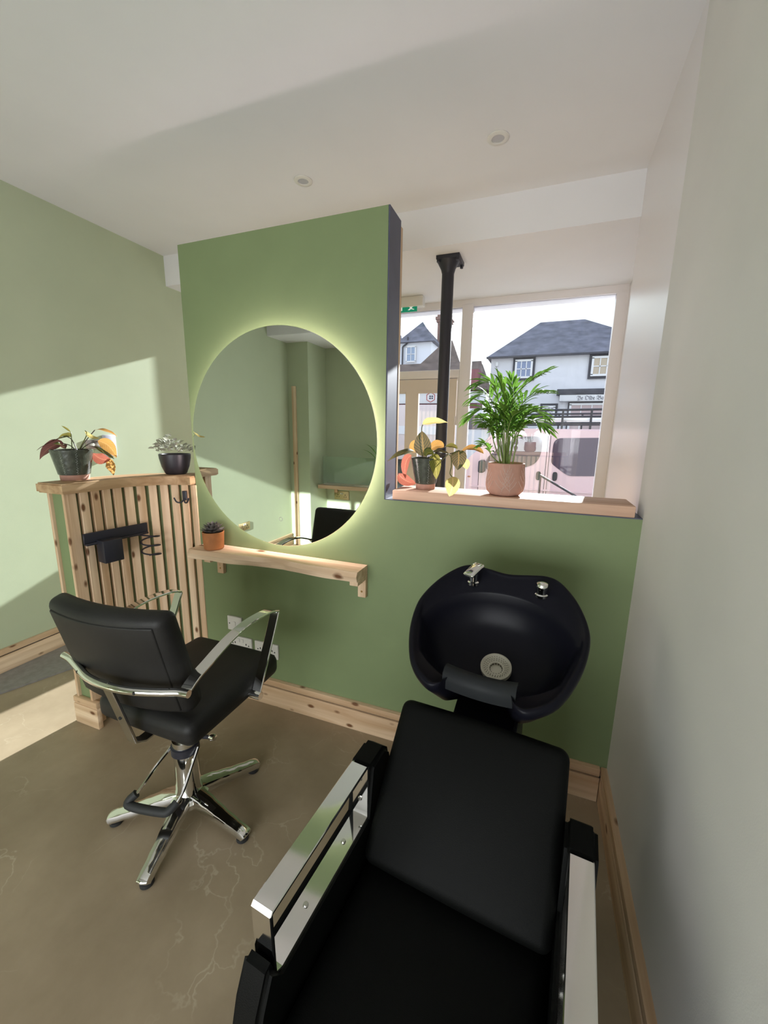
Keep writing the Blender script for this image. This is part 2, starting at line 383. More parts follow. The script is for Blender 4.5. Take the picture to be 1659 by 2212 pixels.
# green partition: tall panel with the mirror, low wall to the right, slate painted edges, slatted back
XP0, XP1, TH = -1.754, -.642, .16
fixed('wall_partition', MB().box((XP0, 0, 0), (XP1, TH-.02, 2.42)).box((XP1, 0, 0), (XR, TH-.02, 1.228)), GREEN, 'sage green partition wall with tall panel and low section', 'wall')
fixed('trim_2', MB().box((XP1-.002, .002, 1.229), (XP1+.006, TH-.02, 2.421)), SLATE, 'slate blue painted edge of the tall green partition', 'trim')
fixed('trim_3', MB().box((XP1+.006, .001, 1.224), (XR, TH-.02, 1.232)), SLATE, 'slate blue painted top of the low green partition', 'trim')
sl = MB(); x = XP0+.01
while x < XR-.05:
    tall = x+.042 < XP1+.02
    sl.box((x, TH-.02, .02), (x+.042, TH, 2.40 if tall else 1.215), .002, 1); x += .0615
sl.box((XP1-.035, TH-.02, .02), (XP1+.008, TH, 2.40), .002, 1)
fixed('trim_4', sl, PZ, 'pine slats on the window side of the partition', 'trim')
# baseboards: two pine boards, the groove's shade painted as a dark filler strip
def skirting(name, box_fn, mat, label):
    m = MB()
    box_fn(m, .0, .115, 0, .002); box_fn(m, .122, .158, 0, .005)
    o = fixed(name, m, mat, label, 'baseboard')
    g = MB(); box_fn(g, .10, .14, .010, 0); g.build('groove_shade_filler', DARK, o)
    return o
skirting('baseboard_partition', lambda m, a, b, i, v: m.box((-1.70, -.024+i, a), (XR-.026+i, .004, b), v, 2), PX, 'pine skirting with a dark groove along the green partition')
skirting('baseboard_left', lambda m, a, b, i, v: m.box((XL-.004, -2.93, a), (XL+.024-i, 2.15, b), v, 2), PY_, 'pine skirting with knots along the left wall')
skirting('baseboard_right', lambda m, a, b, i, v: m.box((XR-.024+i, YB+.01, a), (XR+.004, .0, b), v, 2), PY_, 'pine skirting along the white right wall')

# ------------------------------------------------------------------ curved slatted half wall
def arc(n, off=0.0):
    """front curve of the half wall, off metres into the room (+x/-y side)"""
    out = [(-2.04+off, -.49), (-2.04+off, -.395), (-2.04+off, -.30)]
    for i in range(1, n+1):
        a = PI/2*i/n; out.append((-1.75-(.29-off)*math.cos(a), -.30+(.30-off)*math.sin(a)))
    return out
def arc_at(s, off=0.0):
    P = [Vector(q) for q in arc(40)]
    for a, b in zip(P, P[1:]):
        d = (b-a).length
        if s <= d:
            t_ = (b-a)/d; n_ = Vector((t_.y, -t_.x)); return a+t_*s+n_*off, t_, n_
        s -= d
    t_ = (P[-1]-P[-2]).normalized(); n_ = Vector((t_.y, -t_.x)); return P[-1]+t_*s+n_*off, t_, n_
HW = thing('wall_curved', 'curved half wall clad in upright pine slats', 'wall', (-2.0, -.3, 0), kind='structure')
F = arc(16, -.016); Bk = [(-2.15, -.49), (-2.15, -.30)]+[(-1.75-.40*math.cos(PI/2*i/10), -.30+.415*math.sin(PI/2*i/10)) for i in range(1, 11)]
MB().prism(F+Bk[::-1], 0, 1.228).build('wall_core', GREEN, HW, at=HW.location)
sl = MB(); tot = sum((Vector(a)-Vector(b)).length for a, b in zip(arc(40), arc(40)[1:]))
NS = 12
for i in range(NS):
    s0 = .02+(tot-.04)*i/(NS-1)
    P0, t_, n_ = arc_at(s0)
    M = Matrix.Translation((P0.x, P0.y, 0)) @ Matrix(((t_.x, n_.x, 0, 0), (t_.y, n_.y, 0, 0), (0, 0, 1, 0), (0, 0, 0, 1)))
    sl.box((-.0198, -.016, .005), (.0198, .006, 1.226), .0025, 1, M)
sl.build('slat_cladding', PZ, HW, at=HW.location)
m = MB(); m.box((-2.155, -.505, 0), (-2.14, -.485, 1.227), .002, 1).box((-2.05, -.505, 0), (-2.034, -.485, 1.227), .002, 1)
m.build('edging_strip', PZ, HW, at=HW.location)
m = MB(); m.box((-2.175, -.515, 0), (-1.998, -.49, .112), .003).box((-2.175, -.515, .118), (-1.998, -.49, .152), .006).box((-2.170, -.508, .1), (-2.003, -.49, .13))
m.build('plinth', PX, HW, at=HW.location)
cp = [(-2.18, -.53), (-1.995, -.53)]+[(-1.993, -.33)]+[(-1.75-.245*math.cos(PI/2*i/14), -.30+.265*math.sin(PI/2*i/14)) for i in range(1, 14)]+[(-1.757, -.036), (-1.757, .15)]
cp += [(-1.75-.43*math.cos(PI/2*i/10), -.30+.45*math.sin(PI/2*i/10)) for i in range(9, 0, -1)]
wt = MB(); wt.prism(cp, 1.229, 1.276)
bmesh.ops.bevel(wt.bm, geom=[e for e in wt.bm.edges if abs(e.verts[0].co.z-e.verts[1].co.z) < 1e-5], offset=.006, segments=2, affect='EDGES')
tag(wt.build('worktop', CAPW), 'thick brown wooden worktop on the curved slatted half wall', 'worktop')
tag(MB().box((-.602, -.004, 1.233), (.352, .185, 1.276), .004).build('ledge_board', OAK), 'light wooden ledge board on the low green wall under the shop window', 'ledge')

# ------------------------------------------------------------------ shop front (window bay, door, fanlight)
Y0, Y1 = 2.22, 2.29
SF = MB()
SF.box((XL, Y0, 2.64), (.60, Y1+.1, 2.72))                                    # head
SF.box((.475, Y0, -.25), (.60, Y1, 2.66)).box((-.752, Y0-.01, -.25), (-.652, Y1, 2.66), .006)   # right jamb, post beside the door
SF.box((-.652, Y0, -.25), (.475, Y1, .60)).box((-.66, Y0-.04, .60), (.48, Y1, .64), .004)       # stall riser, sill
SF.box((-1.62, Y0-.01, -.25), (-1.54, Y1, 2.66)).box((-2.28, Y0, -.25), (-2.22, Y1, 2.66)).box((XL, Y0, -.25), (-2.87, Y1, 2.66))
SF.box((-2.87, Y0, -.25), (-2.28, Y1, 1.36)).box((-2.22, Y0, -.25), (-1.62, Y1, .05))
SF.box((-1.54, Y0-.006, 2.03), (-.752, Y1, 2.105), .004).box((-.765, Y0-.008, 1.6), (-.752, Y0+.02, 2.03))
fixed('window_1', SF, FRAMEW, 'white wooden shopfront frame with posts and head', 'window')
def pane(name, lo, hi, label):
    o = tag(MB().box(lo, hi).build(name, GLASS), label, 'window', kind='structure'); return o
pane('window_2', (-.652, Y0+.03, .64), (.475, Y0+.036, 2.64), 'large clear shop window pane above the ledge')
pane('window_3', (-1.54, Y0+.03, 2.105), (-.752, Y0+.036, 2.64), 'clear fanlight pane above the shop door')
pane('window_5', (-2.22, Y0+.03, .05), (-1.62, Y0+.036, 2.64), 'clear side pane left of the shop door')
pane('window_6', (-2.87, Y0+.03, 1.36), (-2.28, Y0+.036, 2.64), 'clear upper pane beside the left wall')
dr = thing('door_1', 'cream shop door with two tall glazed panels', 'door', (-1.15, Y0, 0), kind='structure')
m = MB(); xs = [-1.535, -1.46, -1.29, -1.145, -.90, -.770]
for a, b in ((xs[0], -1.50), (-.905, xs[5])): m.box((a, Y0, -.25), (b, Y0+.045, 2.025))
m.box((-1.272, Y0, .78), (-1.142, Y0+.045, 1.905))
m.box((-1.50, Y0, 1.905), (-.905, Y0+.045, 2.025)).box((-1.50, Y0, -.25), (-.905, Y0+.045, .78))
for a, b in ((-1.50, -1.272), (-1.142, -.905)):
    m.box((a, Y0-.008, 1.895), (b, Y0, 1.915)); m.box((a, Y0-.008, .77), (b, Y0, .79))
m.build('door_leaf', CREAM, dr, at=dr.location)
MB().box((-1.50, Y0+.02, .78), (-.905, Y0+.026, 1.905)).build('door_pane', GLASS, dr, at=dr.location)
for z_ in (.6, 1.60): MB().cyl((-.772, Y0-.012, z_), (-.772, Y0-.012, z_+.08), .008, seg=10).build('hinge', FRAMEW, dr, at=dr.location)
# black iron column with a flared head
ic = thing('iron_column', 'black iron column with a flared head behind the low wall', 'column', (-.672, 1.30, 0))
MB().cyl((-.688, 1.30, .02), (-.688, 1.30, 2.66), .0415, seg=24).build('column_shaft', BMATT, ic, at=ic.location)
m = MB(); m.box((-.758, 1.225, 2.675), (-.600, 1.41, 2.70), .003)
m.lathe([(.0415, 2.60), (.05, 2.63), (.075, 2.675)], (-.688, 1.30, 0), 24, cap0=False, cap1=False)
for x, y in ((-.745, 1.24), (-.615, 1.24), (-.615, 1.395), (-.745, 1.395)): m.cyl((x, y, 2.66), (x, y, 2.678), .011, seg=8)
m.build('column_head', BMATT, ic, at=ic.location)
MB().box((-.758, 1.225, 0), (-.618, 1.375, .02), .003).build('base_plate', BMATT, ic, at=ic.location)
# emergency exit sign hung below the lower ceiling
ex = thing('exit_sign', 'white emergency exit light with green running man panel over the shop door', 'exit sign', (-1.25, 2.0, 2.70))
MB().box((-1.42, 1.97, 2.615), (-1.055, 2.05, 2.70), .008).build('housing', PLASTW, ex, at=ex.location)
SIGN = emit('exit_green', (.0, .22, .12), .35)
MB().box((-1.44, 1.985, 2.575), (-1.11, 1.992, 2.626)).build('panel', SIGN, ex, at=ex.location)
SW = emit('exit_white', (.75, .82, .80), .3)
m = MB(); z0 = 2.602; k_ = .72
def pic(*q): m.poly([(-1.16+dx*k_, 1.983, z0+dz*k_) for dx, dz in q])
pic((-.008, .026), (.0, .034), (.008, .026), (.0, .018))
pic((-.05, .022), (-.03, .03), (-.005, .020), (.03, .028), (.033, .020), (.005, .012), (.01, -.004), (.035, -.012), (.03, -.019), (-.008, -.008), (-.025, -.020), (-.05, -.018), (-.03, -.005), (-.018, .012))
pic((-.16, -.02), (-.16, .03), (-.12, .03), (-.12, -.02))
m.build('pictogram', SW, ex, at=ex.location)
# recessed ceiling downlights
def downlight(x, y, label):
    d = thing('downlight', label, 'ceiling light', (x, y, 2.93), group=None)
    MB().lathe([(.052, -.0005), (.052, -.004), (.047, -.0075), (.031, -.0075), (.029, .002)], (0, 0, 0), 40, cap0=False, cap1=False).build('bezel', PLASTW, d)
    MB().lathe([(.0001, -.0035), (.030, -.0035), (.030, -.001)], (0, 0, 0), 32, cap0=False, cap1=False).build('lens', plain('downlight_lens', (.5, .5, .52), .15), d)
downlight(-1.388, .588, 'white ceiling downlight above the round mirror')
downlight(-.311, .603, 'white ceiling downlight nearer the white right wall')

# ------------------------------------------------------------------ round backlit mirror
mi = thing('wall_mirror', 'large round backlit mirror on the green partition', 'mirror', (-1.178, 0, 1.48))
MIR = plain('mirror_silver', (.80, .83, .80), .0, 1.0)
MB().lathe([(.5165, 0), (.5179, .0015), (.5165, .005)], (0, -.05, 0), 128, axis=(0, 1, 0), cap0=True, cap1=True).build('mirror_glass', MIR, mi, angle=20)
MB().tube([(.008+.0095*math.cos(2*PI*i/28), -.0505, -.382+.0095*math.sin(2*PI*i/28)) for i in range(28)], .0011, 6, closed=True).build('touch_button', PLASTW, mi)
MB().lathe([(.44, 0), (.44, .040)], (0, -.043, 0), 64, axis=(0, 1, 0)).build('backing_box', PLASTW, mi)
MB().lathe([(.458, -.043), (.466, -.043), (.466, -.014), (.458, -.014)], (0, 0, 0), 96, axis=(0, 1, 0), cap0=False, cap1=False).build('light_strip', emit('led_strip', (1.0, .83, .84), 13), mi)
# ------------------------------------------------------------------ live edge shelf, brackets, socket plates
sh = thing('wall_shelf', 'live-edge pine shelf below the round mirror', 'shelf', (-1.2, 0, .855))
fr = [(-1.70, -.145), (-1.66, -.150), (-1.56, -.147), (-1.45, -.140), (-1.36, -.132), (-1.27, -.122), (-1.19, -.106), (-1.13, -.104), (-1.08, -.116), (-1.0, -.126), (-.92, -.124), (-.84, -.126), (-.76, -.132), (-.722, -.13)]
fr = [(q.x, q.y) for q in smooth_path([(a, b, 0) for a, b in fr], 3)]
top = [(x, y+.012) for x, y in fr]; mid = fr; low = [(x, y+.004+.006*math.sin(x*23)) for x, y in fr]
m = MB(); bm = m.bm; n = len(fr)
rowz = [(top, .905), (mid, .885), (low, .858)]
G = [[bm.verts.new((x, y, zz)) for x, y in R] for R, zz in rowz]
bt = [bm.verts.new((x, -.001, .905)) for x, y in fr]; bb = [bm.verts.new((x, -.001, .858)) for x, y in fr]
allr = [bt]+G+[bb]
for a, b in zip(allr, allr[1:]):
    for i in range(n-1): bm.faces.new((a[i], b[i], b[i+1], a[i+1]))
for i in range(n-1): bm.faces.new((bb[i], bt[i], bt[i+1], bb[i+1]))
bm.faces.new([r_[0] for r_ in allr][::-1]); bm.faces.new([r_[-1] for r_ in allr])
m.build('shelf_board', SHELFW, sh, angle=30, at=sh.location)
for bx in (-1.60, -.742):
    b = MB(); b.box((bx-.021, -.024, .745), (bx+.021, -.001, .857), .002, 1).box((bx-.021, -.115, .836), (bx+.021, -.024, .857), .002, 1)
    br_ = b.build('bracket', PZ, sh, at=sh.location)
    screws([(bx, -.0235, zz) for zz in (.775, .822)], .0055, .002, plain('brass', (.45, .28, .10), .35, 1), br_, (0, -1, 0), sh.location)

def plate(name, x0, x1, z0, z1, label, cat, sockets=0, mat=PLASTW, y=0.0, rocker=True, ry=0, sx=1):
    o = thing(name, label, cat, ((x0+x1)/2, y, (z0+z1)/2), ry); hw, hh = (x1-x0)/2, (z1-z0)/2
    MB().box((-hw, -.012, -hh), (hw, .0005, hh), .003, 2).build('plate', mat, o)
    d = MB()
    if sockets:
        for cx in ((-hw*.5, hw*.5) if sockets == 2 else (0,)):
            d.box((cx-.003, -.0126, -.001), (cx+.003, -.0118, .010)).box((cx-.016, -.0126, -.022), (cx-.009, -.0118, -.0165)).box((cx+.009, -.0126, -.022), (cx+.016, -.0118, -.0165))
        d.build('pin_holes', DARK, o)
        for cx in (-.013, .013): MB().box((cx-.009, -.0165, .013), (cx+.009, -.0115, .035), .002, 1).build('rocker', PLASTW, o)
    else:
        MB().box((-.009, -.0165, -.010), (.009, -.0115, .014), .002, 1).build('rocker', PLASTW, o)
    screws([(cx, -.012, -.002) for cx in (-hw*.72, hw*.72)], .0042, .0007, DARK, o, (0, -1, 0))
    return o
plate('light_switch', -1.585, -1.487, .405, .490, 'single white switch plate above the two double sockets', 'switch')
plate('wall_socket', -1.577, -1.424, .285, .372, 'white double socket directly below the single switch plate', 'socket', 2)
plate('wall_socket', -1.403, -1.248, .285, .372, 'white double socket partly behind the chrome arm, right of its twin', 'socket', 2)

# coat hook, tool holder on the slats
P0, t_, n_ = arc_at(.585, .016)
ck = thing('coat_hook', 'small black double coat hook on the pine slats', 'hook', (P0.x, P0.y, 1.16), math.atan2(t_.y, t_.x))
m = MB(); m.pad((0, -.004, .008), (.013, .004, .026), .0038, 4).build('hook_plate', BMATT, ck)
m = MB()
for sg in (-1, 1): m.tube(smooth_path([(0, -.008, -.008), (sg*.010, -.024, -.026), (sg*.030, -.034, -.024), (sg*.043, -.036, .0)], 5), .0042, 8)
m.build('prong', BMATT, ck)
A, B = Vector((-2.024, -.455, 0)), Vector((-1.978, -.148, 0)); dv = (B-A).normalized()
hd = thing('tool_holder', 'black metal hair-tool holder with box and coil on the slatted wall', 'tool holder', (A.x, A.y, 1.0), math.atan2(dv.y, dv.x))
LH = (B-A).length
m = MB(); m.box((0, -.012, -.026), (LH, .0, .026), .002, 1)
m.box((.0, -.03, -.032), (LH*.98, -.004, -.022), .003, 1).build('wall_bar', BMATT, hd)
m = MB(); m.box((.050, -.080, -.125), (.140, -.012, -.012), .004); m.build('tool_box', BMATT, hd)
m = MB(); pts = []
for i in range(60):
    a = 2*PI*i/24.0; pts.append((LH*.93+.045*math.sin(a), -.06-.045*math.cos(a), -.035-.05*i/24))
pts = [(LH*.8, -.012, -.03), (LH*.86, -.03, -.034)]+pts
m.tube(pts, .0042, 8).build('coil', BMATT, hd)

# left wall: grey switch box and metal plate, floor mat
bx = thing('control_box', 'pale grey control box on the left wall behind the potted plant', 'control box', (XL, .45, 1.395))
MB().box((0, -.045, -.08), (.026, .045, .08), .004).build('box_body', plain('lavender_grey_plastic', (.50, .50, .60), .4), bx)
dp = thing('dimmer_switch', 'steel dimmer plate with two white knobs left of the control box', 'switch', (XL, .345, 1.405))
MB().box((0, -.065, -.035), (.008, .045, .035), .002).build('plate', CHROMEB, dp)
for y in (-.02, .025): MB().lathe([(.012, 0), (.012, .012), (.010, .016)], (.008, y, 0), 16, axis=(1, 0, 0)).build('knob', PLASTW, dp)
ls = thing('wall_socket', 'brushed brass double socket low on the left wall, seen in the mirror', 'socket', (XL, -2.0, .45))
MB().box((-.0005, -.09, -.045), (.010, .09, .045), .003).build('plate', plain('brushed_brass', (.42, .33, .18), .35, 1), ls)
m = MB()
for cy in (-.045, .045): m.box((.0098, cy-.005, .0), (.0106, cy+.005, .014)).box((.0098, cy-.02, -.026), (.0106, cy-.010, -.016)).box((.0098, cy+.010, -.026), (.0106, cy+.02, -.016))
m.build('pin_holes', DARK, ls)
for cy in (-.012, .012): MB().box((.0095, cy-.008, .014), (.015, cy+.008, .034), .002).build('rocker', PLASTW, ls)
mt = MB(); mt.prism([(XL+.026, -2.6), (-2.96, -2.6), (-2.815, -.56), (-2.69, -.20), (-2.60, .30), (-2.60, .62), (XL+.026, .62)], .0005, .012)
tag(mt.build('floor_mat', plain('dark_grey_mat', (.235, .22, .205), .6, noise=.15, nscale=30)), 'dark grey mat lying along the left wall skirting', 'mat')

# ------------------------------------------------------------------ styling chair
SCX, SCY = -1.208, -.683
sc = thing('styling_chair', 'black salon styling chair on a five-star chrome base facing the mirror', 'salon chair', (SCX, SCY, 0))
def loc(p): return (p[0]-SCX, p[1]-SCY, p[2])
# seat
m = MB(); m.pad((0.0, .078, .535), (.225, .245, .047), .034, 8, (.006, .008, .016))
m.build('seat', LEATHER2, sc)
m = MB(); m.tube([(.228*math.copysign(min(1, abs(math.cos(a)))**.35, math.cos(a)), .078+.248*math.copysign(min(1, abs(math.sin(a)))**.35, math.sin(a)), .528) for a in [2*PI*i/64 for i in range(64)]], .0035, 6, closed=True)
m.build('seat_piping', LEATHER2, sc)
# backrest: leans back, curved in plan
Mb = Matrix.Translation((-.024, -.183, .795)) @ Matrix.Rotation(.072, 4, 'Z') @ Matrix.Rotation(.233, 4, 'X')
def bendy(q): q = q.copy(); q.y += .55*q.x*q.x-.012; return q
m = MB(); m.pad((0, 0, 0), (.236, .036, .195), .028, 9, (.004, .010, .006), Mb, bendy); m.build('backrest', LEATHER2, sc)
m = MB(); m.pad((0, -.036, 0), (.208, .006, .17), .0055, 9, (0, .003, 0), Mb, bendy); m.build('back_panel', LEATHER2, sc)
# chrome arms joined by the bowed rail behind the back
ARM = [(-.87, .742), (-.835, .763), (-.785, .780), (-.732, .799), (-.67, .817), (-.589, .829), (-.509, .828), (-.45, .820), (-.412, .806)]
for sg in (-1, 1):
    X = .250 if sg > 0 else -.272
    a = smooth_path([(X, y-SCY, z) for y, z in ARM], 3)
    o = MB().bar(a, .042, .009, (1, 0, 0)).build('armrest', CHROME, sc)
    MB().bar([(X, -.410-SCY, .803), (X, -.44-SCY, .74), (X, -.548-SCY, .525)], .040, .010, (1, 0, 0)).build('arm_post', CHROME, sc)
    q = MB(); q.cyl((sg*.19, -.553-SCY, .512), (X+sg*.022, -.553-SCY, .512), .016, seg=16); q.build('arm_bracket', CHROME, sc)
rail = smooth_path([(-.300, -.885-SCY, .742), (-.255, -.892-SCY, .742), (-.18, -.915-SCY, .742), (-.09, -.942-SCY, .742), (0, -.950-SCY, .742), (.09, -.942-SCY, .742), (.18, -.915-SCY, .742), (.235, -.892-SCY, .742), (.275, -.885-SCY, .742)], 4)
MB().tube(rail, .0125, 12).build('back_rail', CHROME, sc)
MB().bar([(-.004, -.948-SCY, .755), (-.002, -.925-SCY, .66), (0, -.885-SCY, .49), (0, -.85-SCY, .470), (0, -.72-SCY, .470)], .040, .010, (1, 0, 0)).build('back_strut', CHROMEB, sc)
screws([(-.15, -.935-SCY, .743), (.12, -.945-SCY, .743), (-.001, -.916-SCY, .60)], .006, .003, DARK, sc, (0, -1, 0))
# column, collar, pedal
MB().lathe([(.058, .055), (.054, .09), (.047, .13), (.0455, .33), (.0455, .345)], (0, 0, 0), 32).build('column', CHROME, sc)
MB().lathe([(.03, .34), (.03, .47)], (0, 0, 0), 24).build('lift_piston', CHROMEB, sc)
MB().box((-.13, -.11, .465), (.13, .16, .488), .004).build('seat_plate', BMATT, sc)
m = MB(); m.lathe([(.0456, .285), (.052, .288), (.052, .318), (.0456, .321)], (0, 0, 0), 32, cap0=False, cap1=False)
m.cyl((.03, .035, .33), (.100, .035, .348), .008, seg=10); m.build('collar', BMATT, sc)
MB().lathe([(.0005, 0), (.012, .002), (.014, .012), (.012, .024), (.0005, .026)], (.095, .035, .347), 14, axis=(1, 0, .2)).build('lever_knob', CHROME, sc)
# footrest hanging behind
fa = smooth_path([(-.050, -.02, .30), (-.066, -.085, .258), (-.082, -.147, .205), (-.100, -.172, .182), (-.085, -.182, .170), (.035, -.160, .170), (.066, -.145, .176), (.078, -.100, .205), (.064, -.03, .27), (.056, .01, .31)], 5)
MB().tube(fa, .0062, 8).build('footrest', CHROME, sc)
MB().tube(fa[11:34], .0155, 10).build('footrest_grip', RUBBER, sc)
# five-star base
lp = [(.0, .098), (.06, .092), (.12, .077), (.18, .060), (.24, .046), (.285, .036), (.298, .028)]
for k in range(5):
    a = math.radians(-147+72*k+(0, 1, -1, -2, -2)[k]); R = Matrix.Rotation(a, 4, 'Z')
    leg = MB(); pts = [R @ Vector((x, 0, z)) for x, z in lp]; sd_ = R @ Vector((0, 1, 0))
    wf = [1.5, 1.4, 1.25, 1.12, 1.02, .98, .8]
    pr = [(-.023, -.016), (.023, -.016), (.026, -.004), (.019, .010), (.0, .014), (-.019, .010), (-.026, -.004)]
    leg.sweep(smooth_path(pts, 3), pr, sd_, scale=[wf[min(6, i//3)] for i in range(19)])
    lo = leg.build('base_leg', CHROME, sc, angle=50)
    gl = MB(); c = R @ Vector((.275, 0, 0)); gl.lathe([(.020, .0), (.023, .003), (.023, .016), (.012, .018), (.012, .026)], c, 20); gl.build('glide', RUBBER, lo)
MB().lathe([(.03, .07), (.072, .075), (.072, .088), (.058, .104), (.05, .106)], (0, 0, 0), 32).build('base_hub', CHROME, sc)

# ------------------------------------------------------------------ backwash unit: chair, basin, pedestal (local x right, y back)
RZ = -math.radians(5.3)
wu = thing('wash_chair', 'black backwash chair with chrome arms in the foreground', 'salon chair', (-.108, -.95, 0), RZ)
LR = Matrix.Rotation(-RZ, 4, 'Z')
AW = .2545
for sg in (-1, 1):
    X = sg*AW
    prof = [(-.44, .10), (.165, .10), (.165, .60), (.145, .675), (.115, .702), (.045, .702), (.036, .69), (.036, .545), (-.318, .545), (-.330, .605), (-.345, .60), (-.372, .54), (-.41, .35)]
    m = MB(); m.prism([(y, z) for y, z in prof], -.032, .032, Matrix.Translation((X, 0, 0)) @ Matrix(((0, 0, 1, 0), (1, 0, 0, 0), (0, 1, 0, 0), (0, 0, 0, 1))))
    es = [e for e in m.bm.edges if len(e.link_faces) == 2 and abs(e.verts[0].co.x-e.verts[1].co.x) < 1e-5]
    bmesh.ops.bevel(m.bm, geom=es, offset=.010, segments=3, affect='EDGES')
    m.build('side_panel', LEATHER, wu)
    loop = [(X, .036, .699), (X, .036, .552), (X, .02, .548), (X, -.30, .548), (X, -.318, .56), (X, -.322, .700), (X, -.3195, .703), (X, .028, .703)]
    ch = MB().bar(loop, .046, .008, (1, 0, 0), closed=True).build('arm_frame', CHROME, wu, angle=30, label='chrome box-shaped armrest')
    screws([(X, -.05, .5525), (X, -.20, .5525)], .006, .0035, CHROMEB, ch)
    screws([(X, .032, .60), (X, .032, .66)], .006, .0035, CHROMEB, ch, (0, -1, 0))
MB().pad((0, -.185, .405), (.220, .285, .065), .035, 9, (.0, .0, .012)).build('seat', LEATHER, wu)
MB().box((-.225, -.42, .10), (.225, .14, .335), .015).build('seat_base', LEATHER, wu)
# reclined back cushion
Lb = Vector((0, .242, .285)); ang = math.atan2(Lb.z, Lb.y)
Mc = Matrix.Translation((0.004, .098, .640)) @ Matrix.Rotation(ang, 4, 'X')
MB().pad((0, .0, -.02), (.2165, .190, .042), .024, 10, (.003, .004, .013), Mc).build('backrest', LEATHER, wu)
m = MB(); m.tube([Mc @ Vector((.212*math.copysign(abs(math.cos(a))**.22, math.cos(a)), .186*math.copysign(abs(math.sin(a))**.22, math.sin(a)), -.008)) for a in [2*PI*i/96 for i in range(96)]], .0028, 6, closed=True)
m.build('back_piping', LEATHER, wu)

# basin
ba = thing('wash_basin', 'black glossy shampoo basin tilted over the wash chair by the green wall', 'basin', (-.090, -.70, .878), RZ)
pe = thing('basin_pedestal', 'black glossy pedestal carrying the shampoo basin', 'pedestal', (-.09, -.70, 0), RZ)
TB = math.atan(.47)
MBs = Matrix.Rotation(TB, 4, 'X')
half = [(.0, .018), (.075, .012), (.088, -.012), (.105, -.042), (.140, -.044), (.200, .006), (.244, .105), (.262, .20), (.256, .275), (.222, .362), (.170, .432), (.125, .452), (.075, .446), (.0, .434)]
outl = [(x-.010, y) for x, y in half]+[(-x-.010, y) for x, y in half[-2:0:-1]]
OUT = smooth_path([(x, y, 0) for x, y in outl], 5, closed=True)
cc = Vector((-.01, .19, 0)); DR = Vector((.003, .150, 0))
def inset(k): # radial inset in metres
    return [q-(q-cc).normalized()*k for q in OUT]
def ell(rx, ry, cy, cap):
    o = []
    for q in OUT:
        d = (q-cc); a = math.atan2(d.y, d.x)
        c0 = Vector((cc.x, cy, 0)); e = Vector((c0.x+rx*math.cos(a), c0.y+ry*math.sin(a), 0))
        mx_ = d.length-cap; v_ = e-cc
        if v_.length > mx_: e = cc+v_.normalized()*mx_
        o.append(e)
    return o
def ring(pts, w, dip=True):
    out = []
    for q, o_ in zip(pts, OUT):
        k = max(0, 1-abs(o_.x+.01)/.10)*max(0, min(1, (.09-o_.y)/.08)) if dip else 0
        out.append(Vector((q.x, q.y, w-.028*min(1, k*2.2))))
    return out
rings = [ring([cc+(q-cc)*.30 for q in OUT], -.200, False), ring([cc+(q-cc)*.62 for q in OUT], -.185, False), ring([cc+(q-cc)*.84 for q in OUT], -.125), ring([cc+(q-cc)*.955 for q in OUT], -.055), ring(inset(.001), -.030), ring(OUT, -.014), ring(inset(.004), -.003), ring(inset(.010), .0), ring(inset(.017), -.003), ring(inset(.022), -.014), ring(ell(.240, .186, .170, .028), -.019), ring(ell(.232, .180, .170, .034), -.027), ring(ell(.222, .170, .168, .042), -.055), ring(ell(.200, .150, .165, .058), -.105), ring(ell(.150, .112, .155, .085), -.145), ring([DR+Vector((.052*math.cos(a), .052*math.sin(a), 0)) for a in [math.atan2((q-cc).y, (q-cc).x) for q in OUT]], -.158, False)]
m = MB(); vr = [[m.bm.verts.new(MBs @ p_) for p_ in r_] for r_ in rings]; n = len(OUT)
for a, b in zip(vr, vr[1:]):
    for i in range(n): m.bm.faces.new((a[i], a[(i+1) % n], b[(i+1) % n], b[i]))
m.bm.faces.new(vr[0][::-1]); m.bm.faces.new(vr[-1])
m.build('bowl', BGLOSS, ba, angle=75)
# rubber neck pad saddled over the notch
m = MB(); secs = []
for i in range(15):
    u = -.108+.196*i/14; x = u; k = abs(u+.010)/.098
    vv = .012+.010*(1-k*k); wd = -.026+.030*k*k
    secs.append([(x, vv-.032, wd-.046), (x, vv-.027, wd-.014), (x, vv-.016, wd+.001), (x, vv+.002, wd+.004), (x, vv+.018, wd-.004), (x, vv+.030, wd-.020), (x, vv+.026, wd-.026), (x, vv+.012, wd-.012), (x, vv+.0, wd-.006), (x, vv-.012, wd-.010), (x, vv-.022, wd-.046)])
vr = [[m.bm.verts.new(MBs @ Vector(p_)) for p_ in s_] for s_ in secs]
for a, b in zip(vr, vr[1:]):
    for i in range(len(a)): m.bm.faces.new((a[i], b[i], b[(i+1) % len(a)], a[(i+1) % len(a)]))
m.bm.faces.new(vr[0]); m.bm.faces.new(vr[-1][::-1])
m.build('neck_pad', plain('neck_rubber', (.017, .019, .021), .6, spec=.2), ba, angle=60, label='dark grey rubber neck pad')
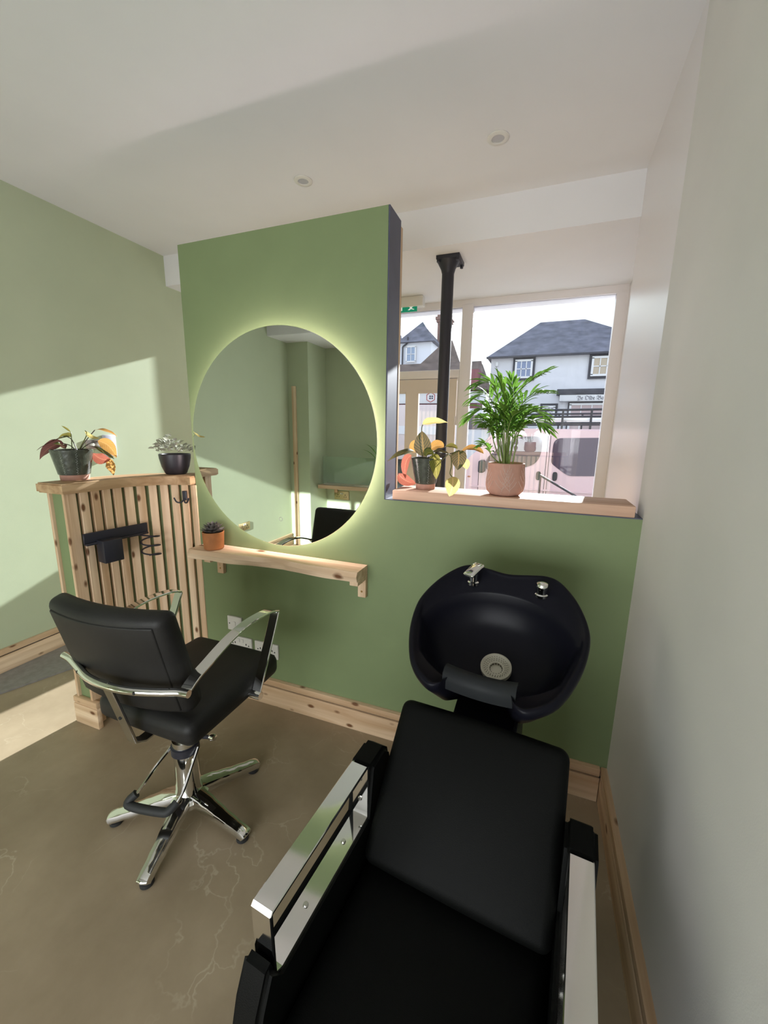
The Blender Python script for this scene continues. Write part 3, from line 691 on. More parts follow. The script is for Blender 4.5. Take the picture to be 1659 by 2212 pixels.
# strainer
m = MB(); c = MBs @ Vector((DR.x, DR.y, -.136)); ax = MBs @ Vector((0, 0, 1))
m.lathe([(.047, -.01), (.047, .004), (.043, .006), (.031, -.004), (.020, -.007), (.0195, -.016), (.0002, -.017)], c, 40, axis=ax, cap0=False)
m.build('strainer', plain('cream_plastic', (.55, .52, .43), .5), ba, label='cream perforated plastic strainer')
m = MB()
for k in range(14):
    a = 2*PI*k/14; q = c+MBs @ Vector((.0198*math.cos(a), .0198*math.sin(a), -.0105)); m.lathe([(.0024, -.003), (.0024, .003)], q, 6, axis=ax)
for r_, nn in ((.027, 22), (.0315, 26), (.036, 30)):
    for k in range(nn):
        a = 2*PI*k/nn; q = c+MBs @ Vector((r_*math.cos(a), r_*math.sin(a), .0025 if r_ > .033 else (-.002 if r_ > .03 else -.0045)))
        m.lathe([(.0010, -.0006), (.0010, .0012)], q, 5, axis=ax)
m.build('strainer_holes', plain('strainer_hole', (.12, .11, .08), .8), ba)
# mixer lever and spray hose outlet
def bl(u, v_, w): return MBs @ Vector((u, v_, w))
m = MB(); q = bl(-.118, .372, -.02)
m.lathe([(.021, 0), (.021, .010), (.016, .013), (.016, .034), (.017, .05)], q, 28, axis=(0, -.05, 1)).build('mixer_tap', CHROME, ba)
Ml = Matrix.Translation(q+Vector((.004, -.004, .056))) @ Matrix.Rotation(math.radians(-24), 4, 'Z') @ Matrix.Rotation(math.radians(24), 4, 'X')
m = MB(); m.pad((.0, -.006, 0), (.021, .036, .006), .0055, 5, (0, 0, .003), Ml).build('tap_lever', CHROME, ba)
m = MB(); q = bl(.105, .372, -.02)
m.lathe([(.021, 0), (.021, .008), (.017, .011), (.0165, .022), (.019, .030), (.0195, .038), (.017, .044), (.010, .047), (.0005, .048)], q, 28, axis=(0, -.1, 1)).build('spray_head', CHROME, ba)
# pedestal
m = MB(); m.prism([(-.10, .045), (.088, .045), (.088, .32), (-.10, .32)], 0, .70)
for v_ in m.bm.verts:
    if v_.co.z > .5: v_.co.z = .665 if v_.co.y < .1 else .80
bmesh.ops.bevel(m.bm, geom=list(m.bm.edges), offset=.008, segments=2, affect='EDGES')
m.build('pedestal_body', BGLOSS, pe)
MB().box((-.085, .038, .12), (.073, .046, .60), .003).build('front_panel', BGLOSS, pe)

# ------------------------------------------------------------------ potted plants
def tapered_pot(name, label, loc_, r_base, r_rim, h, group=None):
    """dark glazed pot that stands on a bare clay foot"""
    o = thing(name, label, 'plant', loc_, group=group)
    gz = plain('dark_green_glaze', (.055, .062, .048), .22, noise=.25, nscale=60, bump=.5, bscale=60)
    hf = h*.17
    pot = MB().lathe([(r_base, hf), (r_base*1.10, hf+.003), (r_rim, h-.003), (r_rim-.003, h), (r_rim-.007, h-.002), (r_rim-.010, h*.8)], (0, 0, 0), 48, cap0=False, cap1=False).build('pot', gz, o)
    MB().lathe([(r_base*.97, 0), (r_base, .003), (r_base*1.02, hf+.001), (r_base*.9, hf+.001)], (0, 0, 0), 40).build('clay_foot', TERRAP, pot, label='bare clay foot')
    gp = MB()
    for k in (-.9, -.35, .45, 1.2):        # runs of pale crackle in the glaze
        a = -PI/2+k
        for i in range(26):
            t = i/25; r_ = r_base*1.1+(r_rim-r_base*1.1)*t+.0006; z_ = hf+.006+(h-hf-.012)*t; a2 = a+.035*math.sin(i*2.3+k*5)
            gp.lathe([(.0003, 0), (.0011+.0008*random.random(), 0), (.0003, .0008)], (r_*math.cos(a2), r_*math.sin(a2), z_), 5, axis=(math.cos(a2), math.sin(a2), 0))
    gp.build('glaze_runs', plain('pale_crackle', (.32, .34, .32), .3), pot)
    MB().lathe([(.0005, h*.86), (r_rim-.008, h*.85)], (0, 0, 0), 32, cap0=False, cap1=False).build('soil', SOIL, o)
    return o
L_DARK = leafmat('maranta_dark', (.035, .075, .018), (.30, .22, .05), (.16, .05, .06), 8, .35)
L_LIT = leafmat('maranta_yellow', (.40, .37, .11), (.68, .52, .25), (.45, .34, .14), 8, .6)
L_RED = leafmat('maranta_red', (.34, .10, .06), (.50, .24, .13), (.34, .09, .07), 9, .45)
L_ORANGE = leafmat('maranta_orange', (.42, .22, .06), (.60, .36, .14), (.44, .22, .06), 8, .5)
L_OLIVE = leafmat('maranta_olive', (.13, .17, .025), (.42, .40, .10), (.24, .12, .05), 8, .5)
L_BURG = leafmat('maranta_burgundy', (.065, .026, .022), (.13, .06, .04), (.075, .026, .024), 8, .35)
STEM = plain('plant_stem', (.10, .11, .03), .5); STEMD = plain('plant_stem_dark', (.05, .035, .025), .5)
MA = {
  'crown': [(-0.502, 0.104, 1.5666), (-0.4533, 0.104, 1.5875), (-0.3792, 0.074, 1.5756)],
  'upright': [(-0.4848, 0.094, 1.4236), (-0.4905, 0.074, 1.4752), (-0.4979, 0.084, 1.5375)],
  'left': [(-0.5201, 0.094, 1.4406), (-0.5405, 0.024, 1.4664), (-0.6184, -0.031, 1.4056)],
  'redL': [(-0.5544, 0.124, 1.4258), (-0.6001, 0.134, 1.4079), (-0.5858, 0.134, 1.313)],
  'redL2': [(-0.6202, 0.134, 1.3369), (-0.5972, 0.134, 1.2962), (-0.5378, 0.154, 1.291)],
  'backO': [(-0.5376, 0.154, 1.4405), (-0.5581, 0.154, 1.465), (-0.5555, 0.164, 1.4961)],
  'orangeB': [(-0.4795, 0.154, 1.4517), (-0.4427, 0.154, 1.4865), (-0.4082, 0.144, 1.4664)],
  'front': [(-0.4428, 0.074, 1.4381), (-0.4139, 0.034, 1.4149), (-0.4119, 0.034, 1.3301)],
  'greenR': [(-0.3919, 0.104, 1.471), (-0.3667, 0.104, 1.4805), (-0.3357, 0.094, 1.4641)],
  'darkR': [(-0.329, 0.084, 1.4574), (-0.321, 0.064, 1.4312), (-0.3253, 0.064, 1.3729)],
  'orangeR': [(-0.3191, 0.104, 1.4511), (-0.2757, 0.104, 1.4858), (-0.2206, 0.084, 1.4466)],
  'yellK': [(-0.316, 0.124, 1.4103), (-0.2979, 0.124, 1.4051), (-0.296, 0.124, 1.3708)],
  'dangle': [(-0.3283, -0.026, 1.3523), (-0.3173, -0.046, 1.3244), (-0.3344, -0.046, 1.2713)],
  'small': [(-0.4732, 0.074, 1.4251), (-0.4684, 0.064, 1.4525), (-0.4318, 0.054, 1.4394)],
  'mid': [(-0.4476, 0.104, 1.4455), (-0.4216, 0.124, 1.4516), (-0.38, 0.134, 1.4374)],
}
MAS = {
  'crown': [(-0.4908, 0.104, 1.429), (-0.5012, 0.104, 1.4981), (-0.505, 0.104, 1.5458), (-0.5004, 0.104, 1.566)],
  'branch': [(-0.4593, 0.104, 1.4271), (-0.4137, 0.094, 1.4292), (-0.3637, 0.084, 1.4418), (-0.3275, 0.084, 1.456), (-0.3177, 0.104, 1.452)],
  'drop': [(-0.3726, 0.084, 1.44), (-0.3534, 0.044, 1.4282), (-0.342, 0.004, 1.3913), (-0.3402, -0.026, 1.3657), (-0.3296, -0.026, 1.3509)],
  'up': [(-0.447, 0.104, 1.4305), (-0.4171, 0.104, 1.4555), (-0.3919, 0.104, 1.471)],
  'l': [(-0.497, 0.104, 1.4227), (-0.5103, 0.104, 1.4405), (-0.523, 0.104, 1.4407)],
}
MR = {
  'longL': [(-2.1627, -0.376, 1.4836), (-2.2107, -0.406, 1.4741), (-2.3228, -0.426, 1.4158)],
  'burg': [(-2.1926, -0.376, 1.4502), (-2.2453, -0.416, 1.4499), (-2.2942, -0.436, 1.3716)],
  'sprout': [(-2.1329, -0.376, 1.5076), (-2.154, -0.376, 1.5248), (-2.1946, -0.376, 1.5367)],
  'olive': [(-2.1678, -0.356, 1.4833), (-2.2094, -0.356, 1.5035), (-2.2392, -0.376, 1.4701)],
  'topR': [(-2.0774, -0.296, 1.5191), (-2.1198, -0.216, 1.527), (-2.1136, -0.156, 1.4843)],
  'yel': [(-2.0279, -0.376, 1.5163), (-1.9966, -0.376, 1.4782), (-1.9345, -0.376, 1.4823)],
  'orY': [(-2.08, -0.286, 1.4631), (-2.0161, -0.266, 1.4582), (-1.987, -0.266, 1.382)],
  'frontG': [(-2.0592, -0.356, 1.4443), (-2.0619, -0.296, 1.4334), (-1.9894, -0.276, 1.3769)],
  'orM': [(-2.1122, -0.296, 1.4043), (-2.1011, -0.266, 1.3564), (-2.0302, -0.266, 1.3748)],
  'orD': [(-2.0657, -0.266, 1.3641), (-2.0159, -0.266, 1.3537), (-2.0241, -0.266, 1.2914)],
  'lowL': [(-2.1839, -0.376, 1.4265), (-2.1559, -0.406, 1.4548), (-2.1955, -0.426, 1.4513)],
}
MRS = {
  'a': [(-2.1033, -0.376, 1.423), (-2.1296, -0.376, 1.4695), (-2.1624, -0.376, 1.4851)],
  'b': [(-2.1394, -0.376, 1.4219), (-2.1292, -0.376, 1.493), (-2.1329, -0.376, 1.5076)],
  'c': [(-2.081, -0.376, 1.4237), (-2.0948, -0.336, 1.4637), (-2.0777, -0.296, 1.5176)],
  'd': [(-2.0766, -0.376, 1.4238), (-2.0854, -0.326, 1.4517), (-2.0801, -0.286, 1.4625)],
  'e': [(-2.1123, -0.376, 1.4227), (-2.1487, -0.376, 1.4424), (-2.1926, -0.376, 1.4502)],
  'f': [(-2.0849, -0.376, 1.4265), (-2.0191, -0.376, 1.4949), (-2.0259, -0.376, 1.5155)],
  'g': [(-2.0589, -0.376, 1.4243), (-2.076, -0.336, 1.4223), (-2.1099, -0.296, 1.4044)],
}
PALM = {
  'a': [(-0.1339, 0.079, 1.4078), (-0.1567, 0.079, 1.5869), (-0.1976, 0.059, 1.7259), (-0.2538, 0.029, 1.7241)],
  'b': [(-0.1305, 0.079, 1.4079), (-0.13, 0.079, 1.5871), (-0.0991, 0.079, 1.6996), (-0.007, 0.079, 1.7677)],
  'c': [(-0.1373, 0.079, 1.4077), (-0.1678, 0.079, 1.5528), (-0.2172, 0.049, 1.6328), (-0.2754, 0.019, 1.598)],
  'd': [(-0.1238, 0.079, 1.4082), (-0.1142, 0.079, 1.5534), (-0.0656, 0.099, 1.6746), (0.0028, 0.119, 1.6948)],
  'e': [(-0.1271, 0.079, 1.4081), (-0.1261, 0.059, 1.553), (-0.1453, 0.029, 1.6702), (-0.1671, -0.001, 1.744)],
  'f': [(-0.1305, 0.079, 1.4079), (-0.1647, 0.109, 1.567), (-0.2237, 0.129, 1.6927), (-0.281, 0.139, 1.6804)],
  'g': [(-0.1204, 0.079, 1.4084), (-0.0903, 0.049, 1.5201), (-0.0431, 0.019, 1.5794), (0.0139, -0.011, 1.554)],
  'h': [(-0.117, 0.079, 1.4085), (-0.0894, 0.109, 1.554), (-0.0429, 0.139, 1.6233), (0.0046, 0.169, 1.6041)],
  'i': [(-0.1441, 0.079, 1.4074), (-0.1738, 0.049, 1.4843), (-0.196, 0.019, 1.5651), (-0.2113, -0.021, 1.5708)],
  'j': [(-0.1251, 0.079, 1.4082), (-0.1287, 0.129, 1.5677), (-0.1218, 0.159, 1.6799), (-0.1352, 0.179, 1.7508)],
  'k': [(-0.1339, 0.079, 1.4078), (-0.1276, 0.029, 1.5129), (-0.1113, -0.011, 1.5909), (-0.0807, -0.041, 1.6149)],
  'l': [(-0.151, 0.079, 1.4071), (-0.1856, 0.059, 1.442), (-0.1993, 0.039, 1.4771), (-0.2187, 0.029, 1.4803)],
}
def rel(pts, o): return [Vector(q)-Vector(o.location) for q in pts]
p1 = tapered_pot('potted_prayer_plant', 'prayer plant in a dark glazed pot on the ledge beside the tall green panel', (-.478, .104, 1.276), .044, .070, .143)
spec = dict(crown=(.026, L_LIT, (.1, .5, 1)), upright=(.036, L_DARK, (0, -1, .1)), left=(.019, L_DARK, (0, -.6, 1)), redL=(.021, L_RED, (-.3, -1, .2)), redL2=(.024, L_RED, (-.2, -1, .4)),
            backO=(.022, L_ORANGE, (0, -1, .2)), orangeB=(.026, L_ORANGE, (0, -.7, .6)), front=(.023, L_OLIVE, (.1, -1, .2)), greenR=(.017, L_OLIVE, (0, -.5, 1)), darkR=(.031, L_DARK, (.1, -1, .2)),
            orangeR=(.021, L_ORANGE, (0, -.5, 1)), yellK=(.018, L_LIT, (0, -1, .1)), dangle=(.027, L_LIT, (.2, -1, .2)), small=(.020, L_OLIVE, (0, -.7, .6)), mid=(.016, L_DARK, (0, -.4, 1)))
for k, P in MA.items():
    w_, mt_, up = spec[k]; P = rel(P, p1)
    MB().leaf(P[0], P[1], P[2], w_*1.12, up, 12, 4, .22, .0012).build('leaf', mt_, p1, 80)
for k, P in MAS.items():
    P = rel(P, p1); MB().tube([Vector((P[0].x*.5, P[0].y, .11))]+smooth_path(P, 4), .0022, 7).build('stem', STEM if k in ('crown', 'drop') else STEMD, p1)
p2 = tapered_pot('potted_prayer_plant', 'prayer plant with orange leaves in a dark glazed pot on the curved worktop', (-2.143, -.376, 1.276), .060, .088, .148)
spec = dict(longL=(.012, L_DARK, (0, -.4, 1)), burg=(.030, L_BURG, (.1, -1, .5)), sprout=(.004, L_OLIVE, (0, -1, 1)), olive=(.018, L_OLIVE, (0, -.6, 1)), topR=(.016, L_ORANGE, (0, -.5, 1)), yel=(.008, L_LIT, (0, -1, .6)),
            orY=(.026, L_ORANGE, (.3, -1, .5)), frontG=(.013, L_DARK, (0, -.5, 1)), orM=(.026, L_RED, (0, -1, .4)), orD=(.024, L_ORANGE, (.2, -1, .2)), lowL=(.016, L_DARK, (0, -.6, 1)))
for k, P in MR.items():
    w_, mt_, up = spec[k]; P = rel(P, p2)
    MB().leaf(P[0], P[1], P[2], w_*1.12, up, 12, 4, .22, .0012).build('leaf', mt_, p2, 80)
for k, P in MRS.items():
    P = rel(P, p2); MB().tube([Vector((P[0].x*.5, P[0].y, .11))]+smooth_path(P, 4), .0022, 7).build('stem', STEM if k in 'bf' else STEMD, p2)
# parlour palm in a round pale clay pot with an etched leaf pattern
p3 = thing('potted_palm', 'bushy green parlour palm in a pale clay pot on the ledge', 'plant', (-.124, .079, 1.276))
pp = [(.045, 0), (.062, .004), (.074, .018), (.0795, .04), (.0795, .062), (.0765, .09), (.0745, .118), (.0745, .134), (.072, .1365), (.068, .134), (.067, .115)]
pot = MB().lathe(pp, (0, 0, 0), 56, cap1=False).build('pot', TERRAP, p3)
def rad(z_):
    for (r0, z0), (r1, z1) in zip(pp, pp[1:]):
        if z0 <= z_ <= z1: return r0+(r1-r0)*(z_-z0)/max(1e-6, z1-z0)
    return .07
et = MB()
def etch(a0, z0, a1, z1, bow=.0):
    pts = []
    for i in range(9):
        t_ = i/8; a = a0+(a1-a0)*t_+bow*math.sin(PI*t_); z_ = z0+(z1-z0)*t_; r_ = rad(z_)+.0002
        pts.append((r_*math.cos(a), r_*math.sin(a), z_))
    et.tube(pts, .0011, 5)
for k in range(5):
    a = -PI/2-.9+k*.62+(.15 if k % 2 else 0); lean = .28 if k % 2 else -.2; zt = .118 if k % 2 else .10
    etch(a, .012, a+lean, zt, .06)
    for i in range(4):
        t_ = .18+.2*i; aa, zz = a+lean*t_, .012+(zt-.012)*t_
        etch(aa, zz, aa-.36+.06*i, zz+.036, -.04); etch(aa, zz, aa+.36-.06*i, zz+.036, .04)
et.build('etched_pattern', plain('etched_clay', (.55, .38, .32), .8), pot)
MB().lathe([(.0005, .118), (.0675, .117)], (0, 0, 0), 32, cap0=False, cap1=False).build('soil', SOIL, p3)
PALML = leafmat('palm_leaflet', (.06, .165, .022), (.16, .30, .06), (.19, .34, .05), 0, .5, .0)
PALMS = plain('palm_stem', (.16, .22, .06), .45)
def frond(parent, P, nl=9, ll=.085, lw=.0068, seed=0):
    rnd = random.Random(seed); path = smooth_path(P, 8); n = len(path)
    st = MB(); st.tube(path, .0028, 6, scale=[1.1-.75*i/(n-1) for i in range(n)]); st.build('frond_stem', PALMS, parent)
    m = MB(); i0 = int(n*.42)
    for k in range(nl):
        t_ = k/(nl-1); i = min(n-2, int(i0+(n-2-i0)*t_)); p_ = path[i]; tg = (path[i+1]-path[i-1]).normalized()
        sd_ = tg.cross(Vector((0, -.25, 1))); sd_ = sd_.normalized() if sd_.length > .05 else Vector((1, 0, 0))
        lk = ll*(.62+.5*math.sin(PI*(.15+.75*t_)))*rnd.uniform(.85, 1.1)
        for sg in (-1, 1):
            d = (sd_*sg*(1.0-.55*t_)+tg*(.55+.6*t_)+Vector((rnd.uniform(-.15, .15), rnd.uniform(-.25, .15), rnd.uniform(-.05, .2)))).normalized()
            a = p_; b = p_+d*lk*.55+Vector((0, 0, .012)); c = p_+d*lk+Vector((0, 0, -.004-.012*rnd.random()))
            m.leaf(a, b, c, lw*rnd.uniform(.75, 1.0), (0, -.5, 1), 5, 1, .25, 0, .7)
    d = tg; a = path[-1]; m.leaf(a, a+d*ll*.4, a+d*ll*.8+Vector((0, 0, -.01)), lw, (0, -.5, 1), 5, 1, .25, 0, .7)
    m.build('frond_leaves', PALML, parent, 80)
for i, (k, P) in enumerate(PALM.items()): frond(p3, rel(P, p3), 7 if k == 'l' else 12, .055 if k == 'l' else .078, seed=i)
rnd = random.Random(3)
for i in range(12):                          # the short inner shoots
    a = rnd.uniform(0, 2*PI); r_ = rnd.uniform(.012, .04); hgt = rnd.uniform(.16, .27); sp_ = rnd.uniform(.04, .10)
    b0 = Vector((r_*math.cos(a), r_*math.sin(a), .117)); top_ = Vector((math.cos(a)*sp_, math.sin(a)*sp_*.8, .117+hgt))
    frond(p3, [b0, b0*.6+top_*.4+Vector((0, 0, .03)), b0*.3+top_*.7+Vector((0, 0, .035)), top_+Vector((math.cos(a)*.03, math.sin(a)*.03, .0))], 7, .058, .0095, 40+i)
# fittonia in a small black pot
p4 = thing('potted_nerve_plant', 'small white-veined plant in a round black pot on the curved worktop', 'plant', (-1.929, .035, 1.276))
MB().lathe([(.046, 0), (.056, .006), (.072, .045), (.081, .09), (.083, .112), (.080, .115), (.077, .112), (.074, .095)], (0, 0, 0), 48, cap1=False).build('pot', plain('black_pot', (.022, .020, .026), .42), p4)
MB().lathe([(.0005, .105), (.076, .10)], (0, 0, 0), 32, cap0=False, cap1=False).build('soil', SOIL, p4)
FIT = leafmat('nerve_plant_leaf', (.20, .24, .14), (.75, .70, .66), (.45, .44, .38), 4, .4, 1.0)
m = MB(); rnd = random.Random(11)
for i in range(120):
    a = rnd.uniform(0, 2*PI); r_ = .098*math.sqrt(rnd.random()); z_ = .120+.062*(1-(r_/.1)**2)*rnd.uniform(.2, 1)+(.045*rnd.random() if math.cos(a) < -.3 else .015*rnd.random())
    c = Vector((r_*math.cos(a), r_*math.sin(a), z_)); d = Vector((math.cos(a+rnd.uniform(-1, 1)), math.sin(a+rnd.uniform(-1, 1)), rnd.uniform(.0, .9))).normalized(); l_ = rnd.uniform(.02, .034)
    m.leaf(c, c+d*l_*.5+Vector((0, 0, .004)), c+d*l_, l_*.36, (rnd.uniform(-.4, .4), -.5, 1), 6, 2, .3, 0, .6)
m.build('foliage', FIT, p4, 80)
# succulent rosette in a terracotta pot on the shelf
p5 = thing('potted_succulent', 'purple-grey succulent rosette in a small terracotta pot on the pine shelf', 'plant', (-1.583, -.075, .9055))
MB().lathe([(.046, 0), (.050, .004), (.0545, .075), (.0555, .092), (.053, .094), (.050, .091), (.049, .08)], (0, 0, 0), 48, cap1=False).build('pot', TERRA, p5)
MB().lathe([(.0005, .086), (.050, .084)], (0, 0, 0), 32, cap0=False, cap1=False).build('soil', SOIL, p5)
m = MB()
for ringi, (nn, tilt, l_, z_) in enumerate(((11, .25, .058, .088), (10, .6, .052, .094), (8, .95, .045, .098), (5, 1.3, .034, .10))):
    for k in range(nn):
        a = 2*PI*(k+.5*ringi)/nn; d = Vector((math.cos(a)*math.cos(tilt), math.sin(a)*math.cos(tilt), math.sin(tilt))); c = Vector((math.cos(a)*.008, math.sin(a)*.008, z_))
        m.leaf(c, c+d*l_*.55+Vector((0, 0, -.006)), c+d*l_+Vector((0, 0, .008)), .0125, Vector((0, 0, 1)) if tilt < 1.2 else -Vector((math.cos(a), math.sin(a), -.3)), 6, 2, .45, 0, .55)
m.build('rosette', plain('succulent_leaf', (.13, .115, .11), .5, noise=.3, nscale=60), p5, 60)

# ------------------------------------------------------------------ rear of the salon, seen in the mirror
s2 = thing('rear_shelf', 'live-edge pine shelf at the rear, seen in the mirror', 'shelf', (-2.2, YB, .80))
m = MB(); m.prism([(-2.74, YB+.001), (-1.45, YB+.001), (-1.45, -3.15), (-1.85, -3.14), (-2.0, -3.17), (-2.08, -3.14), (-2.3, -3.13), (-2.74, -3.125)][::1], .765, .81)
m.build('shelf_board', SHELFW, s2, at=s2.location)
MB().box((-2.63, YB+.001, .68), (-2.58, YB+.022, .765), .002).build('bracket', PZ, s2, at=s2.location)
MB().box((-1.62, YB+.001, .68), (-1.57, YB+.022, .765), .002).build('bracket', PZ, s2, at=s2.location)
tag(MB().box((-2.70, -3.205, .811), (-1.62, -3.199, 1.19), .001).build('glass_screen', glass('screen_glass', (.90, .95, .92), 1.6)), 'clear glass screen standing on the rear shelf, seen in the mirror', 'glass screen')
so = thing('wall_socket', 'brushed brass double socket under the rear shelf, seen in the mirror', 'socket', (-2.52, YB, .645))
MB().box((-.112, -.0005, -.060), (.112, .010, .060), .003).build('plate', plain('brushed_brass', (.42, .33, .18), .35, 1), so)
m = MB()
for cx in (-.055, .055): m.box((cx-.006, .0098, .0), (cx+.005, .0106, .014)).box((cx-.02, .0098, -.026), (cx-.010, .0106, -.016)).box((cx+.010, .0098, -.026), (cx+.02, .0106, -.016))
m.build('pin_holes', DARK, so)
for cx in (-.012, .012): MB().box((cx-.008, .0095, .014), (cx+.008, .015, .034), .002).build('rocker', PLASTW, so)
p6 = thing('potted_lily', 'strappy green plant in a white pot on the rear shelf, seen in the mirror', 'plant', (-1.80, -3.295, .811))
MB().lathe([(.05, 0), (.075, .12), (.072, .122), (.068, .11)], (0, 0, 0), 32, cap1=False).build('pot', PLASTW, p6)
MB().lathe([(.0005, .108), (.068, .106)], (0, 0, 0), 24, cap0=False, cap1=False).build('soil', SOIL, p6)
m = MB(); rnd = random.Random(5)
for i in range(16):
    a = 2*PI*i/16+rnd.uniform(-.2, .2); l_ = rnd.uniform(.22, .36); d = Vector((math.cos(a), max(-.22, min(.08, math.sin(a)*.6)), 0)); b0 = Vector((math.cos(a)*.02, math.sin(a)*.02, .108))
    m.leaf(b0, b0+d*l_*.5+Vector((0, 0, rnd.uniform(.25, .5))), b0+d*l_+Vector((0, 0, rnd.uniform(.2, .45))), .016, (0, 0, 1), 8, 2, .3)
m.build('foliage', PALML, p6, 80)

# ------------------------------------------------------------------ the street outside
RZ0 = -.30
ROAD = plain('asphalt', (.16, .16, .165), .9, noise=.2, nscale=20)
fixed('pavement', MB().box((-14, 2.4, RZ0-.2), (12, 4.3, RZ0+.04)), plain('paving', (.30, .29, .28), .85, noise=.1, nscale=5), 'grey pavement outside the shop', 'pavement')
fixed('road', MB().box((-40, 4.3, RZ0-.25), (30, 60, RZ0)), ROAD, 'grey street outside the shop window', 'road')
RENDER = plain('white_render', (.72, .72, .76), .8, noise=.04, nscale=3, bump=.3, bscale=30)
RENDERB = plain('white_render_cool', (.74, .77, .84), .8)
SLATEROOF = plain('roof_slate', (.125, .128, .155), .85, noise=.35, nscale=2.5, bump=.6, bscale=14)
BROWNROOF = plain('roof_tile_brown', (.13, .095, .075), .85, noise=.3, nscale=3, bump=.6, bscale=16)
TRIMD = plain('dark_window_surround', (.035, .035, .05), .5)
SASH = plain('white_sash', (.75, .75, .76), .4)
PANEB = plain('blue_pane', (.16, .22, .38), .08, spec=.9)
PANEW = plain('warm_pane', (.48, .40, .30), .2)
BRICK = plain('old_brick', (.20, .12, .10), .9, noise=.3, nscale=8)
def sash_window(parent, x0, x1, z0, z1, y, cols=3, rows_=2, frame=.14, pm=None, nm='window', surround=True):
    at = parent.location
    f = MB(); f.box((x0, y-.08, z0), (x1, y+.02, z1)) if surround else f.box((x0+frame*.4, y-.03, z0+frame*.4), (x1-frame*.4, y+.02, z1-frame*.4))
    w = f.build(nm, TRIMD if surround else SASH, parent, at=at)
    a, b, c, d = x0+frame, x1-frame, z0+frame, z1-frame
    MB().box((a, y-.11, c), (b, y-.07, d)).build('pane', pm or PANEB, w, at=at)
    s = MB(); k = .035
    s.box((a-.05, y-.14, c-.05), (b+.05, y-.105, c+.03)).box((a-.05, y-.14, d-.03), (b+.05, y-.105, d+.05)).box((a-.05, y-.14, c), (a+.03, y-.105, d)).box((b-.03, y-.14, c), (b+.05, y-.105, d))
    for i in range(1, cols): x = a+(b-a)*i/cols; s.box((x-k/2, y-.135, c), (x+k/2, y-.108, d))
    for i in range(1, rows_): z_ = c+(d-c)*i/rows_; s.box((a, y-.135, z_-k/2), (b, y-.108, z_+k/2))
    s.build('glazing_bars', SASH, w, at=at)
    return w
def hip_roof(m, x0, x1, y0, y1, ze, rx0, rx1, ry, zr):
    bm = m.bm; v_ = [bm.verts.new(q) for q in ((x0, y0, ze), (x1, y0, ze), (x1, y1, ze), (x0, y1, ze), (rx0, ry, zr), (rx1, ry, zr))]
    for q in ((0, 1, 5, 4), (1, 2, 5), (2, 3, 4, 5), (3, 0, 4), (3, 2, 1, 0)): bm.faces.new([v_[i] for i in q])
    return m
# the white inn across the street
hb = thing('inn_building', 'white rendered building with slate hipped roof and old-style shop sign across the street', 'building', (1.4, 17, RZ0))
MB().box((-2.24, 17, RZ0), (4.4, 23, 4.72)).build('wall', RENDER, hb, at=hb.location)
m = MB(); hip_roof(m, -2.42, 4.6, 16.78, 23.2, 4.66, -.44, 1.45, 20, 6.66); m.build('roof', SLATEROOF, hb, angle=10, at=hb.location)
MB().box((-2.42, 16.74, 4.60), (4.6, 16.84, 4.68), .01).build('gutter', TRIMD, hb, at=hb.location)
sash_window(hb, -1.33, -.45, 3.69, 4.62, 17); sash_window(hb, 1.56, 2.60, 3.69, 4.62, 17, pm=PANEW); sash_window(hb, -.11, .57, 1.98, 2.75, 17, pm=plain('grey_curtain_pane', (.36, .35, .40), .3))
MB().prism([(16.98, 3.28), (16.55, 3.28), (16.7, 3.08), (16.98, 3.06)], .48, 3.6, Matrix(((0, 0, 1, 0), (1, 0, 0, 0), (0, 1, 0, 0), (0, 0, 0, 1)))).build('shop_canopy', SLATEROOF, hb, at=hb.location)
fb = MB().box((.60, 16.72, 2.82), (3.6, 16.98, 3.07), .01).build('shop_fascia', SASH, hb, at=hb.location)
INK = plain('sign_ink', (.06, .06, .10), .6)
text('lettering', '\U0001D51C\U0001D522 \U0001D512\U0001D529\U0001D521\U0001D522 \U0001D505\U0001D51E', .21, (1.24-1.4, 16.71-17, 2.875-RZ0), (PI/2, 0, 0), INK, fb, extrude=.004)
sash_window(hb, .95, 3.5, 1.1, 2.80, 17, cols=6, rows_=2, frame=.1, pm=plain('pink_curtain_pane', (.50, .38, .38), .3), nm='shop_window')
al_ = MB().box((-2.05, 16.9, 4.30), (-1.93, 17, 4.48), .03); al_.build('alarm_box', SASH, hb, at=hb.location)
# white house with chimney, further left
hc = thing('gabled_house', 'white house with grey pyramid roof far down the street', 'building', (-8.2, 24, RZ0))
MB().box((-10.5, 24, RZ0), (-6.75, 28, 7.0)).build('wall', RENDERB, hc, at=hc.location)
m = MB(); hip_roof(m, -8.95, -6.5, 23.7, 28.3, 6.96, -7.80, -7.80, 25.6, 8.55); hip_roof(m, -12, -8.6, 23.9, 28.3, 7.0, -10.8, -9.4, 26, 7.9); m.build('roof', SLATEROOF, hc, angle=10, at=hc.location)
sash_window(hc, -8.42, -7.62, 5.72, 6.83, 24, 2, 2, .12, pm=plain('pale_blue_pane', (.28, .36, .50), .1), surround=False)
m = MB(); m.tube(smooth_path([(-8.25, 23.9, 7.3), (-8.28, 23.9, 6.95), (-8.55, 23.9, 6.75), (-8.58, 23.9, 6.5), (-8.58, 23.9, 5.2)], 4), .05, 8); m.build('downpipe', TRIMD, hc, at=hc.location)
ch_ = MB(); ch_.box((-6.95, 26.2, 6.4), (-6.15, 27.0, 8.75)).box((-7.02, 26.1, 8.6), (-6.08, 27.1, 8.75)).box((-7.08, 26.05, 8.75), (-6.02, 27.15, 8.92)).box((-6.98, 26.15, 8.92), (-6.12, 27.05, 9.1))
c_ = ch_.build('chimney', BRICK, hc, at=hc.location)
